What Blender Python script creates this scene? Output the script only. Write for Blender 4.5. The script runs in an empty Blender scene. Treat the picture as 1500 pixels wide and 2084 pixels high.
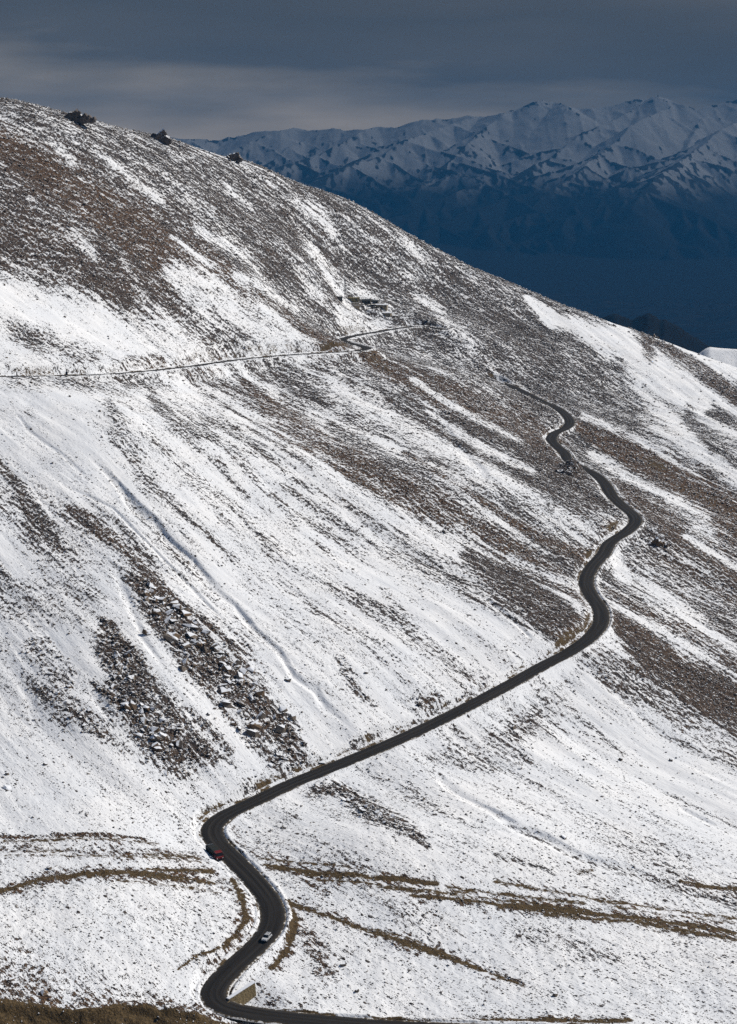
import bpy, bmesh, math, random
import numpy as np
from mathutils import Vector, Matrix
random.seed(7); RNG = np.random.default_rng(11)
SC = bpy.context.scene
COL = SC.collection
R = math.radians

# ------------------------------------------------------------------ camera geometry (survey of the place)
F = 3634.0; PITCH = R(11.99)
CP, SP = math.cos(PITCH), math.sin(PITCH)
cam_d = bpy.data.cameras.new('camera'); cam = bpy.data.objects.new('camera', cam_d); COL.objects.link(cam)
cam.location = (0, 0, 0); cam.rotation_euler = (math.pi/2 - PITCH, 0, 0)
cam_d.sensor_fit = 'VERTICAL'; cam_d.sensor_height = 36; cam_d.lens = 36*F/2084
cam_d.clip_start = 5; cam_d.clip_end = 300000
SC.camera = cam

def ray(px, py):
    u = (px-750)/F; v = (1042-py)/F
    return u, CP+v*SP, -SP+v*CP
def ptY(px, py, Y):
    a, b, c = ray(px, py); t = Y/b
    return np.array((a*t, Y, c*t))
def ptZ(px, py, Z):
    a, b, c = ray(px, py); t = Z/c
    return np.array((a*t, b*t, Z))

# ------------------------------------------------------------------ noise
def _hash(ix, iy, seed):
    h = (ix.astype(np.int64)*374761393 + iy.astype(np.int64)*668265263 + seed*974634211) & 0x7fffffff
    h = ((h ^ (h >> 13))*1274126177) & 0x7fffffff
    h = ((h ^ (h >> 16))*461845907) & 0x7fffffff
    return ((h ^ (h >> 15)) & 0xffff)/65535.0
def vnoise(x, y, seed=0):
    x0 = np.floor(x); y0 = np.floor(y); fx = x-x0; fy = y-y0
    fx = fx*fx*fx*(fx*(fx*6-15)+10); fy = fy*fy*fy*(fy*(fy*6-15)+10)
    a = _hash(x0, y0, seed); b = _hash(x0+1, y0, seed); c = _hash(x0, y0+1, seed); d = _hash(x0+1, y0+1, seed)
    return (a*(1-fx)+b*fx)*(1-fy)+(c*(1-fx)+d*fx)*fy*1.0
def fbm(x, y, seed=0, o=3):
    r = 0; a = 1; n = 0
    for k in range(o):
        r = r + a*(vnoise(x*2**k+17.3*k, y*2**k-9.1*k, seed+k)-.5); n += a; a *= .55
    return r/n*2            # about -1..1
def ridged(x, y, seed=0, o=4):
    r = 0; a = 1; n = 0; w = 1
    for k in range(o):
        v = 1-np.abs(2*vnoise(x*2**k+7.7*k, y*2**k+3.1*k, seed+k)-1); v = v*v
        r = r + a*v*w; n += a; w = np.clip(v*1.6, 0, 1); a *= .5
    return r/n
def sst(a, b, x):
    t = np.clip((x-a)/(b-a), 0, 1); return t*t*(3-2*t)

# fall line of the mountainside (world xy) and the axis across it
FD = np.array((.57, -.8217)); TD = np.array((.8217, .57))

# ------------------------------------------------------------------ mountainside: control points -> thin plate surface
LOW = [(1700,2108,-207.5),(1350,2106,-206.5),(1000,2098,-205.5),(760,2088,-204.5),(600,2073,-203.2),(510,2062,-202.3),(455,2050,-201.6),(432,2030,-201),(440,2005,-200.5),(470,1972,-200),
       (520,1928,-199.4),(548,1895,-198.9),(557,1865,-198.5),(548,1832,-198),(520,1795,-197.5),(482,1755,-197),(448,1722,-196.5),(431,1698,-196.2),(435,1678,-196),(462,1657,-195.6),
       (520,1630,-195),(600,1592,-194.4),(700,1552,-193.6),(850,1488,-192),(1000,1413,-190.2),(1100,1358,-188.6),(1160,1326,-187.2),
       (1200,1298,-186.2),(1222,1270,-185.4),(1222,1240,-184.6),(1203,1212,-183.9),(1193,1185,-183.2),(1204,1155,-182.3),(1228,1128,-181.4),
       (1242,1104,-180.6),(1275,1082,-179.6),(1293,1064,-178.9),(1290,1049,-178.3),(1268,1030,-177.5),(1245,1008,-176.8),(1232,985,-176),
       (1212,966,-175.2),(1180,950,-174.6),(1158,937,-174.1),(1148,921,-173.4),(1130,905,-172.7),(1122,893,-172.2),(1130,881,-171.6),(1150,872,-171),(1160,861,-170.3),
       (1154,847,-169.5),(1135,831,-168.7),(1110,820,-168),(1075,803,-167.2),(1045,788,-166),(1018,778,-164.6)]
UPP = [(905,672,-136.5),(860,664,-135.2),(830,666,-134.2),(795,671,-133.6),(760,677,-133),(725,683,-132.4),(700,689,-131.8),(698,694,-131.5),(720,701,-131),(742,706,-130.5),(746,710,-130),(730,714,-129.4),
       (690,717,-128.6),(600,722,-126.6),(500,731,-124.4),(430,740,-122.4),(380,747,-120.6),(250,760,-116.4),(130,765,-112.9),(0,767,-109.8),(-150,767,-106),(-320,764,-102)]
CTRL = [(-150,2084,352),(0,2084,364),(0,1850,418),(0,1690,466),(0,1450,532),(0,1200,610),(0,960,710),(-250,1500,500),(-250,1000,660),(-250,560,880),(-250,250,1050),
 (250,1900,408),(250,1690,468),(250,1450,530),(250,1200,612),(250,1000,700),(250,850,775),
 (500,1400,560),(500,1200,640),(500,1000,745),(500,850,870),(750,1300,612),(750,1100,722),(750,900,880),(750,790,1000),
 (1000,1200,685),(1000,1000,818),(1000,870,980),(950,760,1110),(1000,1700,480),(1000,1900,430),(750,1700,470),(750,1900,424),(750,2084,388),(1000,2084,389),
 (1250,1600,535),(1250,1450,595),(1250,1900,436),(1500,2084,393),(1500,1800,474),(1500,1500,592),(1500,1250,722),(1500,1060,866),(1500,900,1040),(1500,810,1250),
 (1750,2000,412),(1750,1500,600),(1750,1100,860),(1750,930,1080),
 (0,197,1180),(175,240,1240),(350,277,1310),(520,330,1390),(700,401,1470),(900,515,1520),(1100,606,1530),(1300,687,1510),(1500,762,1480),(1700,850,1440),
 (0,560,945),(0,380,1045),(250,560,1010),(250,400,1130),(500,560,1125),(500,430,1270),(720,560,1335),(900,600,1400),(1000,690,1275),(1300,800,1235),(720,640,1262),(600,640,1130),(820,640,1290),(600,500,1260)]
pts = [ptY(*c) for c in CTRL]
pts += [ptZ(*c) for c in LOW[::2]] + [ptZ(*c) for c in UPP[::2]]
for (px, py, Y) in [(-150,160,1120),(0,197,1180),(350,277,1310),(700,401,1470),(1100,606,1530),(1300,687,1510),(1500,762,1480),(1750,870,1430)]:
    p = ptY(px, py, Y); q = ptY(px, py, Y+170); q[2] -= 95; pts.append(q)
    q = ptY(px, py, Y+420); q[2] -= 330; pts.append(q)
pts = np.array(pts)
SCL = 300.0
def _phi(r2):
    return np.where(r2 > 1e-12, .5*r2*np.log(np.maximum(r2, 1e-12)), 0)
_P = pts[:, :2]/SCL; n = len(_P)
_A = np.zeros((n+3, n+3)); d2 = ((_P[:, None]-_P[None])**2).sum(-1)
_A[:n, :n] = _phi(d2)+np.eye(n)*.004
_A[:n, n] = 1; _A[:n, n+1:] = _P; _A[n, :n] = 1; _A[n+1:, :n] = _P.T
_W = np.linalg.solve(_A, np.concatenate([pts[:, 2], np.zeros(3)]))
def h_base(x, y):
    x = np.asarray(x, float); y = np.asarray(y, float); sh = x.shape
    X = x.ravel()/SCL; Y = y.ravel()/SCL; out = np.full(X.shape, _W[n]) + _W[n+1]*X + _W[n+2]*Y
    for k in range(n):
        out += _W[k]*_phi((X-_P[k, 0])**2+(Y-_P[k, 1])**2)
    return out.reshape(sh)

# coarse table for fast look-up when meeting the ground along a line of sight
_GX = np.arange(-560, 640, 6.0); _GY = np.arange(320, 1960, 6.0)
_GT = h_base(*np.meshgrid(_GX, _GY))
def h_tab(x, y):
    fx = np.clip((np.asarray(x, float)-_GX[0])/6, 0, len(_GX)-1.001); fy = np.clip((np.asarray(y, float)-_GY[0])/6, 0, len(_GY)-1.001)
    i = fx.astype(int); j = fy.astype(int); a = fx-i; b = fy-j
    return (_GT[j, i]*(1-a)+_GT[j, i+1]*a)*(1-b)+(_GT[j+1, i]*(1-a)+_GT[j+1, i+1]*a)*b
_YS = np.exp(np.linspace(math.log(330), math.log(1700), 900))
def at(px, py):
    a, b, c = ray(px, py); t = _YS/b
    below = c*t < h_tab(a*t, _YS)
    k = int(np.argmax(below)) if below.any() else len(_YS)-1
    lo, hi = _YS[max(k-1, 0)], _YS[k]
    for _ in range(18):
        m = .5*(lo+hi)
        if c*m/b < h_tab(a*m/b, m): hi = m
        else: lo = m
    return np.array((a*hi/b, hi, c*hi/b))

# ------------------------------------------------------------------ roads
def smooth_line(P, step):
    P = np.array(P); out = []
    Q = np.vstack([2*P[0]-P[1], P, 2*P[-1]-P[-2]])
    for i in range(1, len(Q)-2):
        p0, p1, p2, p3 = Q[i-1], Q[i], Q[i+1], Q[i+2]
        m = max(2, int(np.linalg.norm(p2-p1)/step))
        for k in range(m):
            t = k/m
            out.append(.5*((2*p1)+(-p0+p2)*t+(2*p0-5*p1+4*p2-p3)*t*t+(-p0+3*p1-3*p2+p3)*t**3))
    out.append(P[-1]); out = np.array(out)
    d = np.concatenate([[0], np.cumsum(np.linalg.norm(np.diff(out, axis=0), axis=1))])
    s = np.arange(0, d[-1], step)
    out = np.stack([np.interp(s, d, out[:, k]) for k in range(3)], 1)
    ker = np.ones(9)/9
    for k in range(3):
        z = np.pad(out[:, k], 4, mode='edge'); out[:, k] = np.convolve(z, ker, 'valid')
    z = np.pad(out[:, 2], 12, mode='edge'); out[:, 2] = np.convolve(z, np.ones(25)/25, 'valid')
    return out
ROADS = [smooth_line([ptZ(*c) for c in LOW], 1.0), smooth_line([ptZ(*c) for c in UPP], 1.0), smooth_line([at(*c) for c in [(738,620),(752,618),(770,617),(783,619),(778,623),(764,626),(752,629)]], 1.0)]
RW = 3.25

# ------------------------------------------------------------------ terrain grid (fine near the viewer, coarser beyond)
NC, NR = 1060, 1500
U0, U1 = -.262, .285
YA, YB = 338.0, 1900.0
us = np.linspace(U0, U1, NC); ys = np.exp(np.linspace(math.log(YA), math.log(YB), NR))
GX = (ys[:, None]*us[None, :]); GY = np.repeat(ys[:, None], NC, 1)
H = h_base(GX, GY)
def window(x0, x1, y0, y1):
    r0 = int(np.searchsorted(ys, y0)); r1 = int(np.searchsorted(ys, y1))
    if r1 <= r0: return None
    ya = max(y0, 300)
    uu = [x0/ya, x0/y1, x1/ya, x1/y1]
    c0 = int(np.searchsorted(us, min(uu))); c1 = int(np.searchsorted(us, max(uu)))
    if c1 <= c0: return None
    return slice(r0, r1), slice(c0, c1)

# stripes seen on the slope: pairs of points on one line of fall; T runs across them, S along them
STRIPES = [(0,280,150,385),(150,385,380,530),(500,590,690,700),(420,480,650,595),(100,285,160,330),(600,400,665,450),(600,475,690,590),(850,470,1000,590),(830,500,900,560),(300,650,420,720),
 (1080,608,1330,755),(1330,755,1500,850),(1150,690,1300,830),(1400,850,1500,935),(1190,870,1430,1010),(1430,1010,1540,1085),(1210,925,1440,1085),(1260,990,1520,1190),(1230,1240,1450,1420),(1240,1205,1530,1370),
 (750,720,1050,872),(790,820,1080,965),(500,790,760,960),(760,960,1000,1090),(1000,1090,1190,1220),(555,875,920,1060),(690,790,1000,965),(940,640,1150,790),
 (195,945,350,1105),(350,1105,520,1275),(520,1275,720,1490),(145,1035,350,1220),(285,1195,420,1340),(420,1340,565,1490),(240,1330,340,1500),(90,1340,195,1485),(310,810,440,890),(840,1220,920,1330),(780,1200,860,1290),
 (870,1565,1110,1714),(1110,1714,1400,1825),(1000,1600,1300,1720),(1250,1440,1480,1560),(100,1600,300,1700),(600,1660,800,1790),(300,1880,420,1960),(900,1900,1100,1990)]
def _poly(x, y):
    x = x/250.0; y = (y-850)/400.0
    return x, y, [x, y, x*x, x*y, y*y, x**3, x*x*y, x*y*y, y**3]
def _grad(x, y):
    x = x/250.0; y = (y-850)/400.0; o = 0*x
    gx = np.stack([1+o, o, 2*x, y, o, 3*x*x, 2*x*y, y*y, o], -1)/250.0; gy = np.stack([o, 1+o, o, x, 2*y, o, x*x, 2*x*y, 3*y*y], -1)/400.0
    return gx, gy
_rt, _bt, _rs, _bs = [], [], [], []
for (x0, y0, x1, y1) in STRIPES:
    a = at(x0, y0)[:2]; b = at(x1, y1)[:2]; d = (b-a)/np.linalg.norm(b-a); nrm = np.array((-d[1], d[0]))
    for t in (.15, .5, .85):
        gx, gy = _grad(*(a+(b-a)*t))
        _rt += [2*(gx*d[0]+gy*d[1]), gx*nrm[0]+gy*nrm[1]]; _bt += [0, 1]
        _rs += [gx*d[0]+gy*d[1], gx*nrm[0]+gy*nrm[1]]; _bs += [1, 0]
_reg = np.diag([0, 0, 1, 1, 1, 2, 2, 2, 2])*.002
_ct = np.linalg.lstsq(np.vstack([_rt, _reg]), np.concatenate([_bt, np.zeros(9)]), rcond=None)[0]
_cs = np.linalg.lstsq(np.vstack([_rs, _reg]), np.concatenate([_bs, np.zeros(9)]), rcond=None)[0]
def flow(x, y):
    _, _, B = _poly(x, y)
    return sum(c*b for c, b in zip(_ct, B)), sum(c*b for c, b in zip(_cs, B))
Tq, Sq = flow(GX, GY)
wob = fbm(Tq/55, Sq/90, 50, 2)*6
# swells and ribs that follow the fall line
H += fbm(GX/70, GY/110, 3, 2)*1.3
ribs = fbm((Tq+wob)/17, Sq/120, 9, 3)
steep = sst(430, 560, GY+(GX < 0)*20)
H += ribs*(.15+.85*steep)
H += fbm((Tq+wob)/5, Sq/34, 21, 2)*.22*(.1+.9*steep)+fbm(GX/9, GY/14, 22, 3)*.45*(1-steep)

def seg_dist(P, i, sl):
    a = P[i]; b = P[i+1]
    x = GX[sl]-a[0]; y = GY[sl]-a[1]; dx, dy = b[0]-a[0], b[1]-a[1]; L = dx*dx+dy*dy+1e-9
    t = np.clip((x*dx+y*dy)/L, 0, 1); ex = x-t*dx; ey = y-t*dy
    return np.hypot(ex, ey), t, np.sign(dx*y-dy*x)
RD = np.full(H.shape, 99.0, np.float32); RZ = np.zeros(H.shape, np.float32); RS = np.zeros(H.shape, np.float32); RL = np.zeros(H.shape, np.float32)
for ri, P in enumerate(ROADS):
    Q = P[::3]
    if len(P) % 3 != 1: Q = np.vstack([Q, P[-1]])
    for i in range(len(Q)-1):
        a, b = Q[i], Q[i+1]
        w = window(min(a[0], b[0])-26, max(a[0], b[0])+26, min(a[1], b[1])-26, max(a[1], b[1])+26)
        if w is None: continue
        d, t, s = seg_dist(Q, i, w)
        m = d < RD[w]
        RD[w] = np.where(m, d, RD[w]); RZ[w] = np.where(m, a[2]+(b[2]-a[2])*t, RZ[w]); RS[w] = np.where(m, s, RS[w])
        RL[w] = np.where(m, (i+t)*3+ri*5000, RL[w])
# cut and fill beside the road
e = np.maximum(RD-(RW+1.3+2.2*((RL > 4000) & (RL < 9000))), 0)
near = RD < 26
cutn = 1+.25*fbm(GX/7, GY/12, 31, 2)
lim_up = RZ+e*.95*cutn+.03*e*e; lim_dn = RZ-e*.72*cutn-.03*e*e
Hc = np.clip(H, lim_dn, lim_up)
H_before = H.copy()
H = np.where(near, Hc, H)
cut = np.where(near, np.clip((H_before-H)/1.5, 0, 1), 0)        # bare cut banks
fill = np.where(near, np.clip((H-H_before)/1.5, 0, 1), 0)
# ploughed snow berms along both edges, sunk bed below the asphalt
berm = np.exp(-((RD-(RW+.95))/.5)**2)*(.42+.35*fbm(GX/4, GY/4, 33, 2))
H = H+np.where(near, berm, 0)
H = np.where(RD < RW+.15, RZ-.25, H)

# ------------------------------------------------------------------ painting the ground: strips surveyed on the slope, in ground coordinates
COV = (.06+.085*(1-sst(430, 540, GY))*np.clip(1+1.2*fbm(GX/30, GY/45, 41, 2), .3, 2)).astype(np.float32)      # share of bare stone
BRN = np.full(H.shape, .24, np.float32)      # rusty brown stone instead of grey
DRT = np.zeros(H.shape, np.float32)          # bare olive-brown soil and grass
ROU = np.zeros(H.shape, np.float32)          # extra blockiness
edge_n = fbm((Tq+wob)/6, Sq/75, 61, 3)*.8+fbm((Tq+wob)/2.2, Sq/22, 67, 2)*.45
edge_i = fbm(GX/11, GY/6, 62, 3)*.7+fbm(GX/2.5, GY/2.2, 63, 2)*.5
def strip(P, fn, soft=.6, nz=1.0, taper=0, edge=None):
    """walk a strip of discs (px, py, radius in photo pixels) laid on the ground; fn(window, weight)"""
    G = []
    for (px, py, r) in P:
        c = at(px, py); G.append((c, r))
    if len(G) == 1: G = [G[0], (G[0][0]+np.array((.5, 0, 0)), G[0][1])]
    acc = {}
    WT = None; lo = hi = None
    boxes = []; TT = []
    for i in range(len(G)-1):
        (a, ra), (b, rb) = G[i], G[i+1]
        m = .5*(a+b); r = .5*(ra+rb)
        s = m[1]/F                                            # metres per photo pixel across
        # metres on the ground per photo pixel up: view dips under the local slope
        k = 2.0; gx = h_tab(m[0], m[1]+k)-h_tab(m[0], m[1]-k); dip = -m[2]/m[1]
        up = s/np.clip(dip+gx/(2*k), .06, 1.2)
        rr = max(ra, rb)*(1+soft)*1.25
        w = window(min(a[0], b[0])-rr*s, max(a[0], b[0])+rr*s, min(a[1], b[1])-rr*up, max(a[1], b[1])+rr*up)
        if w is None: continue
        # slanted frame so that a disc in the survey stays a disc
        sx = m[0]/m[1]
        Yr = (GY[w]-m[1])/up; Xr = (GX[w]-m[0]-sx*(GY[w]-m[1]))/s
        def loc(p): return np.array(((p[0]-m[0]-sx*(p[1]-m[1]))/s, (p[1]-m[1])/up))
        A = loc(a); B = loc(b); D = B-A; L = D@D+1e-9
        t = np.clip(((Xr-A[0])*D[0]+(Yr-A[1])*D[1])/L, 0, 1)
        d = np.hypot(Xr-A[0]-t*D[0], Yr-A[1]-t*D[1])/(ra+(rb-ra)*t)
        boxes.append((w, d, (i+t)/(len(G)-1)))
    if not boxes: return
    r0 = min(b_[0][0].start for b_ in boxes); r1 = max(b_[0][0].stop for b_ in boxes)
    c0 = min(b_[0][1].start for b_ in boxes); c1 = max(b_[0][1].stop for b_ in boxes)
    DD = np.full((r1-r0, c1-c0), 9.0, np.float32); TA = np.full(DD.shape, .5, np.float32)
    for w, d, ta in boxes:
        v = (slice(w[0].start-r0, w[0].stop-r0), slice(w[1].start-c0, w[1].stop-c0)); m = d < DD[v]
        TA[v] = np.where(m, ta, TA[v]); DD[v] = np.where(m, d, DD[v])
    W = (slice(r0, r1), slice(c0, c1))
    DD = DD+(edge_n if edge is None else edge)[W]*nz*soft
    k = 1-sst(1-soft*.8, 1+soft*.8, DD)
    if taper: k = k*sst(0, taper, TA)*(1-sst(1-taper, 1, TA))
    fn(W, k)
def lerp(M, W, k, v): M[W] = M[W]+(v-M[W])*k
def stone(P, cov, brn=None, soft=.7, rough=None):
    def fn(W, k):
        lerp(COV, W, k, cov)
        if brn is not None: lerp(BRN, W, k, brn)
        if rough is not None: lerp(ROU, W, k, rough)
    strip(P, fn, soft)
def soil(P, a, soft=1.15, nz=1.0):
    strip([(x, y, r*2.6+1) for x, y, r in P], lambda W, k: (COV.__setitem__(W, np.maximum(COV[W], k*.60*a)), lerp(BRN, W, k*.8, .9)), 1.0, nz, .04 if len(P) > 2 else 0, edge_i)
    strip(P, lambda W, k: DRT.__setitem__(W, np.maximum(DRT[W], k*a)), soft, nz*.8, .03 if len(P) > 2 else 0, edge_i)
def dig(P, depth, soft=.9):
    strip(P, lambda W, k: H.__setitem__(W, H[W]-k*depth), soft, 1.0, .2)

#@@PAINT
# the upper mountainside
stone([(-120,290,230),(300,420,190),(700,580,165),(1000,730,130),(1250,900,90)], .58, .10, .6)
stone([(620,330,110),(950,530,110),(1150,640,60)], .59, .10)
stone([(0,470,110),(200,540,80),(330,570,50)], .70, .4)
stone([(150,470,12),(190,510,10)], .25, None, 1.4); stone([(225,490,10),(260,540,8)], .25, None, 1.4); stone([(60,400,8)], .3, None, 1.4)
stone([(-30,270,26),(150,390,45),(300,480,55),(380,535,50),(500,590,30),(620,680,22),(700,705,12)], .72, .78, .9)
stone([(560,640,16),(640,690,22),(690,712,10)], .62, .95)
stone([(-80,600,40),(80,630,45),(250,690,40),(400,720,20)], .10, .15)
stone([(0,680,40),(120,720,30),(200,740,18)], .12)
stone([(30,680,18),(75,700,26),(140,720,20),(190,735,16)], .42, .2)
stone([(360,560,24),(420,600,48),(540,660,48),(640,705,22)], .20, .15)
stone([(440,650,14),(480,680,16)], .45, .2); stone([(470,600,10),(520,640,12)], .38, .2)
stone([(330,640,14),(420,700,16),(470,722,10)], .34, .5)
stone([(260,740,12),(330,735,10)], .4, .7)
for P in ([(100,285,9),(150,330,8)], [(195,305,7),(245,345,6)], [(400,470,9),(520,530,14),(650,600,14)], [(605,405,16),(665,450,20)], [(600,475,14),(640,520,16),(690,590,14)],
          [(690,560,14),(760,600,16)], [(480,560,8),(600,620,9)], [(350,480,6),(430,540,7)], [(830,500,10),(900,560,10)], [(760,480,6),(900,590,8)], [(880,640,8),(960,690,10)],
          [(700,630,16),(790,660,14)], [(460,380,8),(510,420,7)], [(900,640,9),(850,610,8)], [(1060,690,8),(1130,770,8)], [(250,350,6),(330,410,6)], [(560,420,7),(600,450,6)]):
    stone([(x, y, r*.75) for x, y, r in P], .22, .12, 1.35)
stone([(430,400,30),(560,520,40),(590,470,30)], .64, .2); stone([(650,480,18),(700,560,20)], .64, .15); stone([(740,540,22),(800,610,24)], .66, .12)
stone([(900,560,40),(1050,660,45),(1130,730,40)], .68, .12)
# the right-hand snowfield under the crest
stone([(1075,608,10),(1200,690,38),(1330,755,46),(1480,830,55),(1560,880,60)], .05, .1, .5)
stone([(1240,655,8),(1320,690,12),(1400,735,18),(1510,815,26)], .66, .6, .7)
stone([(1310,790,6),(1400,850,8),(1500,905,10)], .38, .1); stone([(1450,840,12),(1520,870,14)], .6, .1)
stone([(1150,690,30),(1240,790,42),(1300,850,26)], .60, .1)
stone([(1190,850,10),(1290,900,16),(1400,960,14)], .2, .1)
stone([(1400,850,12),(1450,900,16),(1510,960,16)], .58, .1); stone([(1310,850,12),(1400,930,14),(1500,1010,12)], .42, .1)
stone([(1330,870,12),(1500,980,14)], .14, .1)
# brown ribs right of the road
stone([(1180,868,12),(1260,910,24),(1350,962,34),(1430,1010,44),(1540,1090,56)], .80, .85)
stone([(1205,925,8),(1330,1005,13),(1440,1085,10)], .2, .2, 1.3)
stone([(1255,990,20),(1380,1085,38),(1520,1190,52)], .70, .6)
stone([(1400,1090,10),(1520,1170,12)], .2, .2)
stone([(1290,1110,14),(1400,1190,46),(1530,1290,48)], .58, .25); stone([(1340,1130,12),(1420,1170,10),(1530,1250,12)], .66, .7)
stone([(1250,1130,16),(1270,1170,16)], .08, .1)
stone([(1240,1205,8),(1330,1250,14),(1420,1300,18),(1530,1370,20)], .55, .6)
stone([(1280,1265,11),(1400,1330,12),(1520,1420,12)], .18, .2, 1.3)
stone([(1235,1245,10),(1330,1340,56),(1450,1420,78),(1560,1490,84)], .82, .5)
stone([(1180,1370,16),(1150,1400,30),(1060,1480,46),(990,1540,36)], .34, .2); stone([(1240,1380,30),(1330,1420,26),(1420,1480,24)], .55, .3)
stone([(1100,1440,16),(1040,1500,22)], .5, .2)
stone([(1240,1450,14),(1300,1480,16)], .12)
# between the two roads, right part
stone([(665,735,16),(760,760,26),(820,800,22)], .5, .1)
stone([(745,722,14),(900,805,38),(1050,872,42),(1130,912,26)], .74, .65)
stone([(840,770,6),(960,850,8),(1060,900,7)], .22, .2, 1.4)
stone([(790,820,14),(900,880,36),(1080,965,54),(1190,1010,36)], .70, .2)
stone([(880,845,7),(1000,920,9),(1080,960,8)], .25, .2, 1.4)
stone([(1090,930,14),(1170,960,16)], .8, .4)
stone([(690,790,20),(850,885,22),(1000,965,19),(1100,1020,10)], .17, .15, 1.2)
stone([(820,920,7),(950,1000,9),(1050,1068,12),(1130,1110,14),(1200,1130,14)], .60, .75)
stone([(440,762,8),(560,822,16),(640,870,12)], .42, .6)
stone([(500,790,18),(620,885,24),(760,962,22),(900,1035,26),(1000,1095,22),(1130,1170,18),(1195,1230,12)], .62, .7)
stone([(560,880,6),(640,925,6),(710,970,8),(800,1015,15),(920,1062,16)], .62, .75)
stone([(950,1130,18),(1060,1190,46),(1140,1255,42)], .78, .3)
stone([(1040,1130,8),(1170,1190,10)], .3, .3)
stone([(1130,1040,14),(1200,1080,12)], .3, .2)
# the left and middle snowfields
stone([(20,775,14),(250,785,22),(340,775,18)], .36, .2)
stone([(400,760,10),(470,790,22),(510,820,14)], .5, .3)
stone([(220,820,12),(245,880,18),(290,920,10)], .42, .1); stone([(310,810,12),(350,850,18),(400,880,18),(440,890,8)], .52, .15)
stone([(250,900,12),(270,930,12)], .32); stone([(310,930,16),(370,980,16)], .25); stone([(440,930,16),(470,980,14),(500,1010,10)], .35)
stone([(60,840,12)], .3); stone([(560,1010,12),(600,1070,14)], .36); stone([(640,1100,12),(740,1180,12)], .34); stone([(650,970,10),(740,1030,8)], .2)
stone([(500,1080,10),(520,1110,10)], .22); stone([(780,1200,12),(860,1290,10),(920,1350,14)], .34, .15); stone([(900,1290,8),(990,1370,8)], .22)
stone([(0,1000,60),(120,1090,70),(150,1200,60),(60,1230,50)], .30, .25); stone([(0,1300,60),(60,1450,40)], .2, .2)
stone([(-10,940,16),(20,970,16),(60,1030,24),(80,1080,34),(110,1110,20)], .62, .25); stone([(-10,1180,30),(20,1230,20)], .42, .15)
stone([(145,1035,8),(190,1065,18),(250,1120,14),(310,1175,18),(350,1220,12)], .64, .5)
stone([(180,1200,12),(200,1220,14)], .3); stone([(60,1240,12),(110,1270,14)], .4)
stone([(280,1190,16),(340,1265,44),(420,1345,56),(505,1415,66),(570,1490,58),(610,1560,40)], .72, .5, .95, 1)
stone([(220,1280,18),(240,1340,44),(255,1400,46),(315,1480,58),(370,1525,44),(450,1530,26)], .68, .4, 1.0, 1)
stone([(330,1440,30),(420,1490,26),(460,1530,18)], .55, .3, .6, .7)
stone([(75,1325,26),(125,1375,36)], .46, .25, .7, .5); stone([(70,1395,16)], .4, .2); stone([(95,1415,20),(150,1450,32),(205,1490,28)], .5, .3, .7, .6)
stone([(360,1440,8),(440,1520,10),(480,1560,10)], .3)
stone([(690,1350,14),(730,1410,20),(760,1440,10)], .42, .25, .8, .8); stone([(860,1430,10),(890,1420,12)], .45, .6, .8, .8)
stone([(960,1390,10),(990,1380,10)], .35, .5)
stone([(1000,1340,10),(1060,1300,12),(1100,1330,8)], .2, .4)
stone([(340,1640,18),(380,1690,14)], .3, .3); stone([(500,1600,14),(560,1580,14)], .35, .2)
# below the road
stone([(640,1610,16),(700,1610,18),(760,1650,24),(820,1680,16),(870,1720,8)], .6, .3, .7, .8)
stone([(600,1660,14),(560,1690,14)], .3, .3)
stone([(880,1540,14),(960,1550,22),(1060,1540,26)], .42, .3)
stone([(830,1600,16),(880,1650,14)], .3)
stone([(1130,1560,8),(1250,1610,14),(1310,1630,10)], .24); stone([(1200,1680,12),(1330,1720,16),(1400,1750,12)], .26, .4)
stone([(1010,1740,6),(1080,1760,8),(1130,1780,6)], .5, .1); stone([(1040,1678,5),(1060,1690,7),(1115,1716,6),(1150,1735,5)], .45, .05, 1.1)
stone([(1150,1740,6),(1260,1770,12),(1380,1810,12),(1500,1840,12)], .42, .15)
stone([(1440,1500,30),(1520,1560,30)], .4, .3)
stone([(0,1830,60),(250,1880,70),(430,1860,40)], .17, .15); stone([(0,1950,60),(200,1960,70),(350,1960,40)], .19, .1)
stone([(700,1950,60),(900,2020,60),(1200,1980,80),(1450,2000,80)], .17, .15)
stone([(1060,1900,18),(1150,1920,24),(1260,1960,14)], .36, .2)
stone([(610,1870,16),(640,1920,28),(665,1980,26)], .48, .8); stone([(450,1800,14),(505,1850,14),(515,1900,14),(470,1945,14),(420,1970,12)], .45, .8); stone([(600,1790,14),(660,1810,14)], .4, .7); stone([(470,1690,10),(500,1730,12),(560,1745,12)], .4, .7)
stone([(0,1706,5),(130,1707,6),(300,1713,4)], .7, .6); stone([(0,1730,12),(200,1738,16),(400,1748,10)], .42, .5)
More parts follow.
